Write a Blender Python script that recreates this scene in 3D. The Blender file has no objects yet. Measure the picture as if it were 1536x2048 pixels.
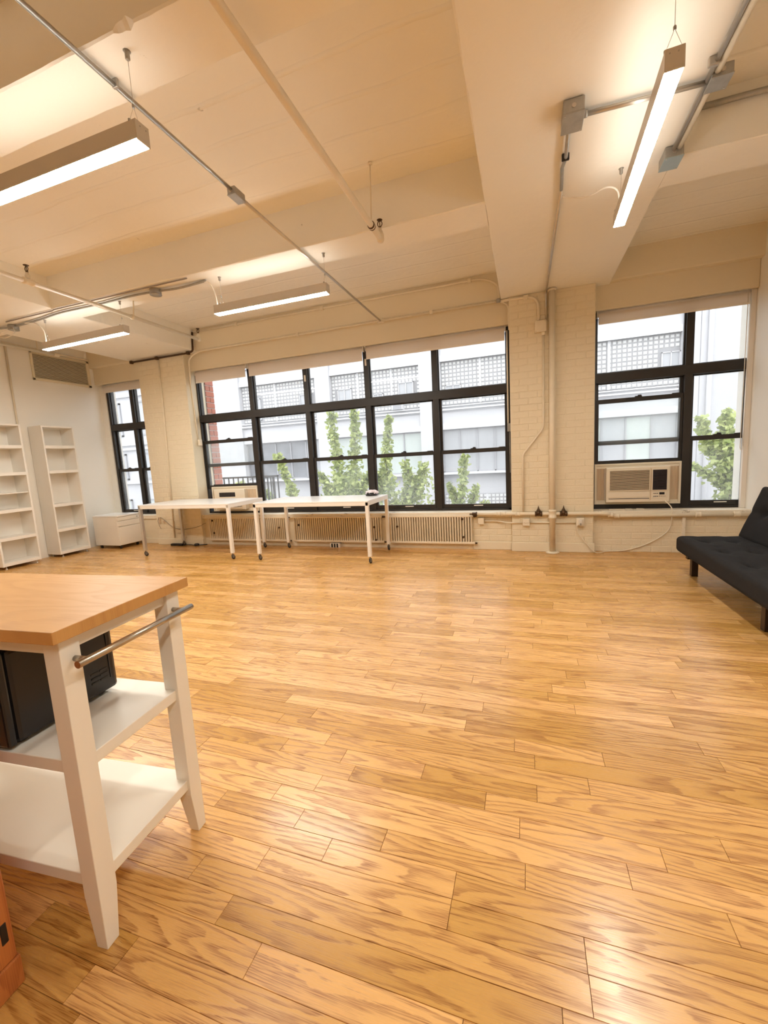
import bpy, bmesh, math, random
from mathutils import Matrix, Vector, noise as mnoise
random.seed(7)
SC = bpy.context.scene
COL = SC.collection

# ------------------------------------------------------------------ camera
cam_d = bpy.data.cameras.new('camera'); cam = bpy.data.objects.new('camera', cam_d); COL.objects.link(cam)
cam_d.sensor_fit = 'VERTICAL'; cam_d.sensor_height = 24.0; cam_d.lens = 834.55 * 24.0 / 2048.0
cam_d.clip_start = 0.02; cam_d.clip_end = 300
PITCH, YAW, ROLL = -0.12972858, -0.33109615, -0.05506079
_f = Vector((math.sin(YAW)*math.cos(PITCH), math.cos(YAW)*math.cos(PITCH), math.sin(PITCH)))
_r0 = Vector((math.cos(YAW), -math.sin(YAW), 0)); _u0 = _r0.cross(_f)
_r = _r0*math.cos(ROLL) + _u0*math.sin(ROLL); _u = _u0*math.cos(ROLL) - _r0*math.sin(ROLL)
CAMLOC = Vector((0, 0, 1.26))
cam.matrix_world = Matrix(((_r.x, _u.x, -_f.x, CAMLOC.x), (_r.y, _u.y, -_f.y, CAMLOC.y), (_r.z, _u.z, -_f.z, CAMLOC.z), (0, 0, 0, 1)))
SC.camera = cam
def project(p):
    d = Vector(p) - CAMLOC; w = d.dot(_f)
    if w < 0.02: return None
    return 768 + 834.55*d.dot(_r)/w, 1024 - 834.55*d.dot(_u)/w

# ------------------------------------------------------------------ sky, exposure
SKY = 1.02            # overcast sky
LAMP = 41.0          # lens of each lamp
UPLAMP = 2.7         # upward slot of each lamp
world = bpy.data.worlds.new('overcast_sky'); SC.world = world; world.use_nodes = True
bg = world.node_tree.nodes['Background']; bg.inputs[0].default_value = (0.97, 0.97, 1.0, 1); bg.inputs[1].default_value = SKY
SC.view_settings.view_transform = 'Standard'; SC.view_settings.look = 'None'
SC.view_settings.exposure = 1.72; SC.view_settings.gamma = 1.0; SC.view_settings.use_curve_mapping = False
try:
    SC.cycles.use_denoising = True; SC.cycles.max_bounces = 8; SC.cycles.diffuse_bounces = 5; SC.cycles.glossy_bounces = 3; SC.cycles.caustics_reflective = False; SC.cycles.caustics_refractive = False
    SC.cycles.use_adaptive_sampling = True; SC.cycles.adaptive_threshold = 0.03; SC.cycles.use_light_tree = False
    SC.cycles.transparent_max_bounces = 16; SC.cycles.sample_clamp_indirect = 8.0
except Exception: pass

# ------------------------------------------------------------------ materials
MATS = {}
def new_mat(name):
    m = bpy.data.materials.new(name); m.use_nodes = True; MATS[name] = m
    nt = m.node_tree; return m, nt, nt.nodes['Principled BSDF'], nt.nodes['Material Output']
def N(nt, t, **k):
    n = nt.nodes.new(t)
    for a, v in k.items(): setattr(n, a, v)
    return n
def simple(name, col, rough=0.5, metal=0.0, var=0.0, vscale=6.0, bump=0.0, bscale=40.0, spec=0.5, bdist=0.004):
    m, nt, b, o = new_mat(name)
    b.inputs['Roughness'].default_value = rough; b.inputs['Metallic'].default_value = metal
    b.inputs['Specular IOR Level'].default_value = spec
    b.inputs['Base Color'].default_value = (*col, 1)
    tc = N(nt, 'ShaderNodeTexCoord')
    if var > 0:
        no = N(nt, 'ShaderNodeTexNoise'); no.inputs['Scale'].default_value = vscale; no.inputs['Detail'].default_value = 5
        nt.links.new(tc.outputs['Object'], no.inputs['Vector'])
        mx = N(nt, 'ShaderNodeMix', data_type='RGBA')
        mx.inputs['A'].default_value = (*[c*(1-var) for c in col], 1); mx.inputs['B'].default_value = (*[min(1, c*(1+var*.6)) for c in col], 1)
        nt.links.new(no.outputs['Fac'], mx.inputs['Factor']); nt.links.new(mx.outputs['Result'], b.inputs['Base Color'])
    if bump > 0:
        n2 = N(nt, 'ShaderNodeTexNoise'); n2.inputs['Scale'].default_value = bscale; n2.inputs['Detail'].default_value = 6
        nt.links.new(tc.outputs['Object'], n2.inputs['Vector'])
        bp = N(nt, 'ShaderNodeBump'); bp.inputs['Strength'].default_value = bump; bp.inputs['Distance'].default_value = bdist
        nt.links.new(n2.outputs['Fac'], bp.inputs['Height']); nt.links.new(bp.outputs['Normal'], b.inputs['Normal'])
    return m
PAINT = (0.90, 0.865, 0.78); WALLP = (0.80, 0.71, 0.535)
def painted(name, col, chips=0.62, bump=0.5, bscale=30, form=0.0, dirt=0.25):
    """old paint: slow tone drift, small dark chips, rough relief, optional board-form lines"""
    m, nt, b, o = new_mat(name); b.inputs['Roughness'].default_value = 0.55; b.inputs['Specular IOR Level'].default_value = 0.3
    L = nt.links.new
    tc = N(nt, 'ShaderNodeTexCoord')
    big = N(nt, 'ShaderNodeTexNoise'); big.inputs['Scale'].default_value = 0.9; big.inputs['Detail'].default_value = 3; L(tc.outputs['Object'], big.inputs['Vector'])
    mx = N(nt, 'ShaderNodeMix', data_type='RGBA'); L(big.outputs['Fac'], mx.inputs['Factor'])
    mx.inputs['A'].default_value = (*[c*0.93 for c in col], 1); mx.inputs['B'].default_value = (*[min(1, c*1.05) for c in col], 1)
    # chips
    v = N(nt, 'ShaderNodeTexNoise'); v.inputs['Scale'].default_value = 7.0; v.inputs['Detail'].default_value = 5; v.inputs['Roughness'].default_value = 0.75; L(tc.outputs['Object'], v.inputs['Vector'])
    rp = N(nt, 'ShaderNodeValToRGB'); rp.color_ramp.elements[0].position = chips+0.10; rp.color_ramp.elements[1].position = chips+0.14
    L(v.outputs['Fac'], rp.inputs['Fac'])
    mm = N(nt, 'ShaderNodeMath', operation='MULTIPLY'); mm.inputs[1].default_value = dirt; L(rp.outputs['Color'], mm.inputs[0])
    m2 = N(nt, 'ShaderNodeMix', data_type='RGBA'); L(mm.outputs[0], m2.inputs['Factor']); L(mx.outputs['Result'], m2.inputs['A']); m2.inputs['B'].default_value = (0.16, 0.11, 0.07, 1)
    L(m2.outputs['Result'], b.inputs['Base Color'])
    n2 = N(nt, 'ShaderNodeTexNoise'); n2.inputs['Scale'].default_value = bscale; n2.inputs['Detail'].default_value = 4; L(tc.outputs['Object'], n2.inputs['Vector'])
    h = n2.outputs['Fac']
    if form > 0:
        w = N(nt, 'ShaderNodeTexWave', wave_type='BANDS', bands_direction='Y'); w.inputs['Scale'].default_value = 1.1; w.inputs['Distortion'].default_value = 1.0; w.inputs['Detail'].default_value = 3; w.inputs['Detail Scale'].default_value = 1.4
        L(tc.outputs['Object'], w.inputs['Vector'])
        r2 = N(nt, 'ShaderNodeValToRGB'); r2.color_ramp.elements[0].position = 0.0; r2.color_ramp.elements[1].position = 0.05; L(w.outputs['Fac'], r2.inputs['Fac'])
        ad = N(nt, 'ShaderNodeMath', operation='MULTIPLY_ADD'); ad.inputs[1].default_value = form; L(r2.outputs['Color'], ad.inputs[0]); L(h, ad.inputs[2]); h = ad.outputs[0]
    bp = N(nt, 'ShaderNodeBump'); bp.inputs['Strength'].default_value = bump; bp.inputs['Distance'].default_value = 0.006
    L(h, bp.inputs['Height']); L(bp.outputs['Normal'], b.inputs['Normal'])
    return m
painted('ceiling_paint', PAINT, form=1.3, bump=0.6, bscale=14, chips=0.60, dirt=0.45)
painted('beam_paint', PAINT, bump=0.5, bscale=16, chips=0.60, dirt=0.45)
painted('wall_paint', WALLP, bump=0.25, bscale=22, chips=0.64)
painted('brick_paint', WALLP, bump=0.7, bscale=45, chips=0.60, dirt=0.35)
painted('plaster_white', (0.89, 0.86, 0.79), bump=0.12, bscale=18, chips=0.70, dirt=0.1)
painted('sill_paint', (0.80, 0.73, 0.60), bump=0.8, bscale=30, chips=0.52, dirt=0.55)
simple('pipe_paint', (0.80, 0.71, 0.55), 0.42, var=0.10, vscale=9, bump=0.25, bscale=60)
simple('radiator_paint', (0.80, 0.70, 0.54), 0.42, var=0.06, bump=0.1)
simple('blind_white', (0.86, 0.80, 0.72), 0.8, var=0.03)
simple('steel_conduit', (0.58, 0.54, 0.48), 0.35, 0.85, var=0.15, vscale=14)
simple('galvanised', (0.42, 0.41, 0.38), 0.45, 0.7, var=0.25, vscale=25)
simple('blue_cover', (0.40, 0.47, 0.47), 0.4, 0.5, var=0.12, vscale=20)
simple('black_steel', (0.022, 0.018, 0.015), 0.42, 0.0, var=0.35, vscale=8, bump=0.12)
simple('dark_brass', (0.10, 0.055, 0.025), 0.45, 0.6, var=0.4, vscale=40)
simple('black_plastic', (0.012, 0.010, 0.010), 0.32, var=0.2)
simple('dark_rubber', (0.03, 0.027, 0.025), 0.7)
simple('caster_grey', (0.20, 0.18, 0.16), 0.5, 0.4)
simple('white_laminate', (0.86, 0.85, 0.83), 0.28, var=0.03, vscale=3)
simple('white_steel', (0.84, 0.80, 0.73), 0.35, var=0.03)
simple('silver_steel', (0.62, 0.60, 0.56), 0.38, 0.8, var=0.1)
simple('shelf_white', (0.85, 0.81, 0.74), 0.45, var=0.05, vscale=4)
simple('cabinet_white', (0.82, 0.77, 0.68), 0.45, var=0.07, vscale=5)
simple('cart_white', (0.86, 0.82, 0.73), 0.4, var=0.03, vscale=5)
simple('brushed_steel', (0.50, 0.45, 0.38), 0.30, 1.0, var=0.12, vscale=30)
simple('cream_plastic', (0.80, 0.72, 0.58), 0.45, var=0.04)
simple('tan_plastic', (0.66, 0.52, 0.36), 0.5, var=0.06)
simple('dark_grille', (0.05, 0.035, 0.04), 0.5)
simple('white_cable', (0.84, 0.79, 0.70), 0.5)
simple('grey_cable', (0.33, 0.28, 0.23), 0.5, var=0.15)
simple('futon_fabric', (0.020, 0.019, 0.0195), 0.92, var=0.25, vscale=60, bump=0.5, bscale=260, spec=0.25, bdist=0.001)
simple('dark_leg', (0.030, 0.014, 0.009), 0.35, var=0.2)
simple('lamp_body', (0.60, 0.56, 0.50), 0.4, 0.3, var=0.03)
simple('latch_white', (0.75, 0.70, 0.62), 0.5)
simple('asphalt', (0.16, 0.16, 0.165), 0.9, var=0.2)
simple('facade_pale', (0.56, 0.56, 0.58), 0.8, var=0.05, vscale=1.2, bump=0.2, bscale=8)
simple('facade_trim', (0.64, 0.64, 0.655), 0.8, var=0.04, vscale=1.0)
simple('facade_brickwork', (0.53, 0.53, 0.55), 0.85, var=0.07, vscale=2.0, bump=0.5, bscale=20, bdist=0.02)
simple('block_glass', (0.66, 0.66, 0.65), 0.25, var=0.08, vscale=3.0)
simple('block_mortar', (0.34, 0.34, 0.35), 0.9)
simple('far_frame', (0.34, 0.34, 0.36), 0.5)
simple('far_frame_white', (0.6, 0.6, 0.62), 0.5)
simple('pane_dark', (0.22, 0.23, 0.25), 0.15, var=0.5, vscale=1.6)
simple('pane_green', (0.50, 0.55, 0.52), 0.2, var=0.12, vscale=1.2)
simple('pane_grey', (0.42, 0.43, 0.45), 0.2, var=0.15, vscale=1.2)
simple('red_brick', (0.52, 0.17, 0.11), 0.85, var=0.25, vscale=9, bump=0.5, bscale=60)
simple('brick_mortar', (0.62, 0.56, 0.52), 0.9, var=0.1)
simple('bark', (0.16, 0.12, 0.08), 0.9, var=0.3, bump=0.6)
simple('paper', (0.70, 0.62, 0.50), 0.8, var=0.15, vscale=20)
simple('wrap_pink', (0.80, 0.70, 0.72), 0.35, var=0.2, vscale=30)
simple('subfloor', (0.16, 0.075, 0.025), 0.9)

def leaf_mat():
    m, nt, b, o = new_mat('leaf'); L = nt.links.new
    oi = N(nt, 'ShaderNodeNewGeometry'); rp = N(nt, 'ShaderNodeValToRGB')
    rp.color_ramp.elements[0].color = (0.22, 0.29, 0.06, 1); rp.color_ramp.elements[1].color = (0.62, 0.68, 0.27, 1)
    L(oi.outputs['Random Per Island'], rp.inputs['Fac']); L(rp.outputs['Color'], b.inputs['Base Color']); b.inputs['Roughness'].default_value = 0.5
    tr = N(nt, 'ShaderNodeBsdfTranslucent'); L(rp.outputs['Color'], tr.inputs['Color'])
    mx = N(nt, 'ShaderNodeMixShader'); mx.inputs[0].default_value = 0.4; L(b.outputs[0], mx.inputs[1]); L(tr.outputs[0], mx.inputs[2]); L(mx.outputs[0], o.inputs['Surface'])
leaf_mat()

def glass_mat(name, dirt):
    m, nt, b, o = new_mat(name); L = nt.links.new; nt.nodes.remove(b)
    t = N(nt, 'ShaderNodeBsdfTransparent'); t.inputs[0].default_value = (0.97, 0.985, 0.98, 1)
    g = N(nt, 'ShaderNodeBsdfGlossy'); g.inputs['Roughness'].default_value = 0.02
    lw = N(nt, 'ShaderNodeLayerWeight'); lw.inputs['Blend'].default_value = 0.5
    pw = N(nt, 'ShaderNodeMath', operation='POWER'); pw.inputs[1].default_value = 5.0; L(lw.outputs['Facing'], pw.inputs[0])
    fr = N(nt, 'ShaderNodeMath', operation='MULTIPLY_ADD'); fr.inputs[1].default_value = 0.96; fr.inputs[2].default_value = 0.035; L(pw.outputs[0], fr.inputs[0])
    m1 = N(nt, 'ShaderNodeMixShader'); L(fr.outputs[0], m1.inputs[0]); L(t.outputs[0], m1.inputs[1]); L(g.outputs[0], m1.inputs[2])
    d = N(nt, 'ShaderNodeBsdfTranslucent'); d.inputs[0].default_value = (0.92, 0.94, 0.94, 1)
    tc = N(nt, 'ShaderNodeTexCoord'); no = N(nt, 'ShaderNodeTexNoise'); no.inputs['Scale'].default_value = 2.3; no.inputs['Detail'].default_value = 5; L(tc.outputs['Object'], no.inputs['Vector'])
    mr = N(nt, 'ShaderNodeMapRange'); mr.inputs['From Min'].default_value = 0.3; mr.inputs['From Max'].default_value = 0.75; mr.inputs['To Min'].default_value = dirt*0.3; mr.inputs['To Max'].default_value = dirt; L(no.outputs['Fac'], mr.inputs['Value'])
    m2 = N(nt, 'ShaderNodeMixShader'); L(mr.outputs[0], m2.inputs[0]); L(m1.outputs[0], m2.inputs[1]); L(d.outputs[0], m2.inputs[2]); L(m2.outputs[0], o.inputs['Surface'])
glass_mat('glass_clean', 0.04); glass_mat('glass_dusty', 0.12)

def emit_mat(name, col, s):
    m, nt, b, o = new_mat(name); b.inputs['Base Color'].default_value = (0.9, 0.88, 0.82, 1)
    b.inputs['Emission Color'].default_value = (*col, 1); b.inputs['Emission Strength'].default_value = s
WARM = (1.0, 0.97, 0.895)
emit_mat('lamp_lens', WARM, LAMP); emit_mat('lamp_upslot', WARM, UPLAMP)

def blind_mat():
    m, nt, b, o = new_mat('blind_fabric'); L = nt.links.new
    b.inputs['Base Color'].default_value = (0.86, 0.79, 0.70, 1); b.inputs['Roughness'].default_value = 0.85
    w = N(nt, 'ShaderNodeTexNoise'); w.inputs['Scale'].default_value = 300; tc = N(nt, 'ShaderNodeTexCoord'); L(tc.outputs['Object'], w.inputs['Vector'])
    bp = N(nt, 'ShaderNodeBump'); bp.inputs['Strength'].default_value = 0.2; bp.inputs['Distance'].default_value = 0.001; L(w.outputs['Fac'], bp.inputs['Height']); L(bp.outputs['Normal'], b.inputs['Normal'])
    tr = N(nt, 'ShaderNodeBsdfTranslucent'); tr.inputs[0].default_value = (0.9, 0.82, 0.74, 1)
    mx = N(nt, 'ShaderNodeMixShader'); mx.inputs[0].default_value = 0.45; L(b.outputs[0], mx.inputs[1]); L(tr.outputs[0], mx.inputs[2]); L(mx.outputs[0], o.inputs['Surface'])
blind_mat()

def wood_mat(name, light, dark, tone_attr=True, rough=0.27, sx=0.85, sy=9.0, axis='X', coat=0.0, freq=15.0, amp=0.86):
    """oak: growth rings as contour lines of a stretched noise, plus fine pores; tone differs per board"""
    m, nt, b, o = new_mat(name); L = nt.links.new
    tc = N(nt, 'ShaderNodeTexCoord'); sp = N(nt, 'ShaderNodeSeparateXYZ'); L(tc.outputs['Object'], sp.inputs[0])
    ax, ay = ('X', 'Y') if axis == 'X' else ('Y', 'X')
    if tone_attr:
        at = N(nt, 'ShaderNodeAttribute', attribute_name='tone'); tone = at.outputs['Fac']
    else:
        at = N(nt, 'ShaderNodeValue'); at.outputs[0].default_value = 0.37; tone = at.outputs[0]
    def ma(op, a, bb, c=None):
        n = N(nt, 'ShaderNodeMath', operation=op)
        for i, v in enumerate((a, bb, c)):
            if v is None: continue
            if isinstance(v, (int, float)): n.inputs[i].default_value = v
            else: L(v, n.inputs[i])
        return n.outputs[0]
    off = ma('MULTIPLY', tone, 173.0)
    cx = ma('MULTIPLY_ADD', sp.outputs[ax], sx, off); cy = ma('MULTIPLY_ADD', sp.outputs[ay], sy, ma('MULTIPLY', tone, 61.0))
    cb = N(nt, 'ShaderNodeCombineXYZ'); L(cx, cb.inputs[0]); L(cy, cb.inputs[1]); L(sp.outputs['Z'], cb.inputs[2])
    n1 = N(nt, 'ShaderNodeTexNoise'); n1.inputs['Scale'].default_value = 1.0; n1.inputs['Detail'].default_value = 1.6; n1.inputs['Roughness'].default_value = 0.45; L(cb.outputs[0], n1.inputs['Vector'])
    # gentle wobble
    cw = N(nt, 'ShaderNodeCombineXYZ'); L(ma('MULTIPLY_ADD', sp.outputs[ax], 14.0, off), cw.inputs[0]); L(ma('MULTIPLY', sp.outputs[ay], 55.0), cw.inputs[1])
    nw = N(nt, 'ShaderNodeTexNoise'); nw.inputs['Scale'].default_value = 1.0; nw.inputs['Detail'].default_value = 3; L(cw.outputs[0], nw.inputs['Vector'])
    ph = ma('MULTIPLY_ADD', nw.outputs['Fac'], 0.045, n1.outputs['Fac'])
    ring = ma('FRACT', ma('MULTIPLY', ph, freq), 0)
    r1 = N(nt, 'ShaderNodeMapRange', interpolation_type='SMOOTHSTEP'); r1.inputs['From Min'].default_value = 0.25; r1.inputs['From Max'].default_value = 0.86; L(ring, r1.inputs['Value'])
    r2 = N(nt, 'ShaderNodeMapRange', interpolation_type='SMOOTHSTEP'); r2.inputs['From Min'].default_value = 1.0; r2.inputs['From Max'].default_value = 0.88; L(ring, r2.inputs['Value'])
    rr = N(nt, 'ShaderNodeMath', operation='MULTIPLY'); L(r1.outputs[0], rr.inputs[0]); L(r2.outputs[0], rr.inputs[1])
    # pores
    cp = N(nt, 'ShaderNodeCombineXYZ'); L(ma('MULTIPLY_ADD', sp.outputs[ax], 11.0, off), cp.inputs[0]); L(ma('MULTIPLY', sp.outputs[ay], 420.0), cp.inputs[1])
    n2 = N(nt, 'ShaderNodeTexNoise'); n2.inputs['Scale'].default_value = 1.0; n2.inputs['Detail'].default_value = 2; L(cp.outputs[0], n2.inputs['Vector'])
    pr = N(nt, 'ShaderNodeMapRange'); pr.inputs['From Min'].default_value = 0.38; pr.inputs['From Max'].default_value = 0.72; L(n2.outputs['Fac'], pr.inputs['Value'])
    g = ma('ADD', ma('MULTIPLY', ma('MULTIPLY', rr.outputs[0], ma('MULTIPLY_ADD', pr.outputs[0], 0.65, 0.35)), amp), ma('MULTIPLY', pr.outputs[0], 0.26))
    mx = N(nt, 'ShaderNodeMix', data_type='RGBA'); L(g, mx.inputs['Factor']); mx.inputs['A'].default_value = (*light, 1); mx.inputs['B'].default_value = (*dark, 1)
    # board to board tone
    tn = ma('FRACT', ma('MULTIPLY', tone, 7.31), 0)
    hs = N(nt, 'ShaderNodeHueSaturation'); L(mx.outputs['Result'], hs.inputs['Color'])
    L(ma('MULTIPLY_ADD', tn, 0.36, 0.85), hs.inputs['Value']); L(ma('MULTIPLY_ADD', tn, -0.10, 1.04), hs.inputs['Saturation'])
    L(hs.outputs['Color'], b.inputs['Base Color'])
    L(ma('MULTIPLY_ADD', g, 0.12, rough), b.inputs['Roughness'])
    b.inputs['Coat Weight'].default_value = coat; b.inputs['Coat Roughness'].default_value = 0.16
    bp = N(nt, 'ShaderNodeBump'); bp.inputs['Strength'].default_value = 0.12; bp.inputs['Distance'].default_value = 0.002; bp.invert = True
    L(g, bp.inputs['Height']); L(bp.outputs['Normal'], b.inputs['Normal'])
wood_mat('oak_floor', (0.71, 0.405, 0.128), (0.30, 0.11, 0.018), rough=0.26, coat=0.2)
wood_mat('butcher_block', (0.54, 0.29, 0.085), (0.42, 0.19, 0.05), tone_attr=False, rough=0.34, sx=1.2, sy=6.0, freq=9.0, amp=0.5)
wood_mat('orange_wood', (0.50, 0.17, 0.035), (0.33, 0.09, 0.016), tone_attr=False, rough=0.35, sx=1.0, sy=5.0)

# ------------------------------------------------------------------ mesh helpers
def wmat(o):
    m = o.matrix_basis.copy()
    while o.parent: o = o.parent; m = o.matrix_basis @ m
    return m
class MB:
    def __init__(s): s.v = []; s.f = []; s.sm = []
    def add(s, vs, fs, smooth=False):
        n = len(s.v); s.v += [tuple(v) for v in vs]; s.f += [tuple(i+n for i in f) for f in fs]; s.sm += [smooth]*len(fs); return s
    def box(s, x0, x1, y0, y1, z0, z1):
        return s.add([(x0,y0,z0),(x1,y0,z0),(x1,y1,z0),(x0,y1,z0),(x0,y0,z1),(x1,y0,z1),(x1,y1,z1),(x0,y1,z1)],
                     [(0,3,2,1),(4,5,6,7),(0,1,5,4),(1,2,6,5),(2,3,7,6),(3,0,4,7)])
    def taper(s, b, t):  # b,t=(x0,x1,y0,y1,z)
        return s.add([(b[0],b[2],b[4]),(b[1],b[2],b[4]),(b[1],b[3],b[4]),(b[0],b[3],b[4]),(t[0],t[2],t[4]),(t[1],t[2],t[4]),(t[1],t[3],t[4]),(t[0],t[3],t[4])],
                     [(0,3,2,1),(4,5,6,7),(0,1,5,4),(1,2,6,5),(2,3,7,6),(3,0,4,7)])
    def rbox(s, x0, x1, y0, y1, z0, z1, b=0.003):
        """box with chamfered edges"""
        bm = bmesh.new(); bmesh.ops.create_cube(bm, size=1)
        for v in bm.verts: v.co = Vector(((x0+x1)/2+v.co.x*(x1-x0), (y0+y1)/2+v.co.y*(y1-y0), (z0+z1)/2+v.co.z*(z1-z0)))
        bb = min(b, abs(x1-x0)*.45, abs(y1-y0)*.45, abs(z1-z0)*.45)
        bmesh.ops.bevel(bm, geom=list(bm.edges), offset=bb, segments=2, affect='EDGES', profile=0.5)
        bm.verts.index_update()
        s.add([v.co[:] for v in bm.verts], [[v.index for v in f.verts] for f in bm.faces]); bm.free(); return s
    def prism(s, poly, axis, a, b):
        """extrude a 2-D polygon along axis ('x','y','z') from a to b"""
        def mk(p, q):
            return {'x': (q, p[0], p[1]), 'y': (p[0], q, p[1]), 'z': (p[0], p[1], q)}[axis]
        n = len(poly); vs = [mk(p, a) for p in poly] + [mk(p, b) for p in poly]
        fs = [tuple(range(n)), tuple(range(2*n-1, n-1, -1))] + [(i, (i+1) % n, (i+1) % n+n, i+n) for i in range(n)]
        return s.add(vs, fs)
    def tube(s, pts, r, seg=10, caps=True, radii=None):
        P = [Vector(p) for p in pts]; n = len(P); rings = []
        t0 = (P[1]-P[0]).normalized(); ref = Vector((0, 0, 1)) if abs(t0.z) < 0.9 else Vector((1, 0, 0))
        a = t0.cross(ref).normalized(); vs = []
        for i in range(n):
            t = ((P[min(i+1, n-1)]-P[i]).normalized() + (P[i]-P[max(i-1, 0)]).normalized())
            t = t.normalized() if t.length > 1e-6 else t0
            a = (a - t*a.dot(t)).normalized(); c = t.cross(a); rr = radii[i] if radii else r
            vs += [P[i] + (a*math.cos(2*math.pi*k/seg) + c*math.sin(2*math.pi*k/seg))*rr for k in range(seg)]
        fs = [(i*seg+k, i*seg+(k+1) % seg, (i+1)*seg+(k+1) % seg, (i+1)*seg+k) for i in range(n-1) for k in range(seg)]
        s.add(vs, fs, True)
        if caps:
            m = len(s.v) - n*seg
            s.f += [tuple(m+k for k in range(seg-1, -1, -1)), tuple(m+(n-1)*seg+k for k in range(seg))]; s.sm += [False, False]
        return s
    def cyl(s, p, q, r, seg=12): return s.tube([p, q], r, seg)
    def lathe(s, c, prof, seg=14, axis='z'):
        """prof = [(r,h)...] around axis through c"""
        vs = []
        for r, h in prof:
            for k in range(seg):
                a = 2*math.pi*k/seg; u, v = r*math.cos(a), r*math.sin(a)
                vs.append({'z': (c[0]+u, c[1]+v, c[2]+h), 'x': (c[0]+h, c[1]+u, c[2]+v), 'y': (c[0]+u, c[1]+h, c[2]+v)}[axis])
        fs = [(i*seg+k, i*seg+(k+1) % seg, (i+1)*seg+(k+1) % seg, (i+1)*seg+k) for i in range(len(prof)-1) for k in range(seg)]
        s.add(vs, fs, True); m = len(s.v)-len(prof)*seg
        s.f += [tuple(m+k for k in range(seg-1, -1, -1)), tuple(m+(len(prof)-1)*seg+k for k in range(seg))]; s.sm += [False, False]
        return s
    def mesh(s, name, mt, M=None, attr=None):
        me = bpy.data.meshes.new(name)
        vs = s.v if M is None else [M @ Vector(v) for v in s.v]
        me.from_pydata([tuple(v) for v in vs], [], s.f); me.polygons.foreach_set('use_smooth', s.sm)
        if mt: me.materials.append(MATS[mt])
        if attr is not None:
            a = me.attributes.new('tone', 'FLOAT', 'POINT'); a.data.foreach_set('value', attr)
        me.update()
        bm = bmesh.new(); bm.from_mesh(me); bmesh.ops.recalc_face_normals(bm, faces=bm.faces); bm.to_mesh(me); bm.free()
        return me
    def build(s, name, mt, parent=None, label=None, attr=None, local=False, bevel=0, kind=None):
        M = wmat(parent).inverted() if (parent is not None and not local) else None
        o = bpy.data.objects.new(name, s.mesh(name, mt, M, attr)); COL.objects.link(o)
        if parent is not None: o.parent = parent
        if label: o['label'] = label
        if kind: o['kind'] = kind
        if bevel:
            md = o.modifiers.new('edge', 'BEVEL'); md.width = bevel; md.segments = 2; md.limit_method = 'ANGLE'
        return o
def thing(name, label, cat, loc=(0, 0, 0), rz=0.0, group=None):
    o = bpy.data.objects.new(name, None); COL.objects.link(o); o.empty_display_size = 0.05
    o.location = loc; o.rotation_euler = (0, 0, rz); o['label'] = label; o['category'] = cat
    if group: o['group'] = group
    o.matrix_basis = Matrix.Translation(loc) @ Matrix.Rotation(rz, 4, 'Z')
    return o
def tag(o, label, cat, group=None):
    o['label'] = label; o['category'] = cat
    if group: o['group'] = group
    return o
def struct(o, label=None):
    o['kind'] = 'structure'
    if label: o['label'] = label
    return o
def sroot(name, label, loc=(0, 0, 0)):
    o = bpy.data.objects.new(name, None); COL.objects.link(o); o.location = loc; o.matrix_basis = Matrix.Translation(loc); o.empty_display_size = 0.05
    return struct(o, label)
def fillet(pts, r, n=5):
    """round the corners of a polyline"""
    P = [Vector(p) for p in pts]; out = [P[0]]
    for i in range(1, len(P)-1):
        a, b, c = P[i-1], P[i], P[i+1]; d1 = (a-b); d2 = (c-b); rr = min(r, d1.length*.48, d2.length*.48)
        p, q = b+d1.normalized()*rr, b+d2.normalized()*rr
        for k in range(n+1):
            t = k/n; out.append(p*(1-t)**2 + b*2*t*(1-t) + q*t*t)
    out.append(P[-1]); return out
def spline(pts, n=8):
    P = [Vector(p) for p in pts]; P = [P[0]*2-P[1]] + P + [P[-1]*2-P[-2]]; out = []
    for i in range(1, len(P)-2):
        for k in range(n):
            t = k/n; a, b, c, d = P[i-1:i+3]
            out.append(0.5*((2*b)+(c-a)*t+(2*a-5*b+4*c-d)*t*t+(3*b-a-3*c+d)*t**3))
    out.append(P[-2]); return out

# ------------------------------------------------------------------ room dimensions
XL, XR, YN, ZC, ZB = -7.10, 2.28, -4.2, 3.36, 3.04      # left / right / rear wall, slab, beam soffit
YW, YP, YF = 5.47, 5.41, 5.62                            # wall face under windows, pier face, window frame face
RP = (-0.17, 0.755); LP = (-5.95, -5.01)                 # right and left pier
ZS, ZL = 0.50, 2.775                                     # sill, lintel

# floor ---------------------------------------------------------------
floor = struct(MB().box(XL-.2, XR+.2, YN-.2, 5.9, -0.25, -0.0035).build('floor', 'subfloor'), 'honey oak strip floor running parallel to the windows')
PITCH_B = 0.0826; Y0 = 0.695
fixed = {}
for x, y in [(-.927,1.243),(-.778,1.155),(-.628,1.073),(-.403,1.49),(-.151,1.405),(-.031,1.321),(.212,1.57),(.386,1.316),(.277,1.233),(.571,1.395),(-1.005,.916),(-.832,.82),(-.676,.734),(.131,.893),(-.212,.982),(-.705,2.07),(-.213,1.99),(.214,2.06),(-.058,1.735),(-.866,1.57),(-1.17,1.665),(-.278,1.815),(.023,1.656),(-1.013,.645)]:
    fixed.setdefault(int(math.floor((y-Y0)/PITCH_B)), []).append(x)
boards = []
k0 = int(math.floor((YN-Y0)/PITCH_B)); k1 = int(math.ceil((YW-Y0)/PITCH_B))
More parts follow.
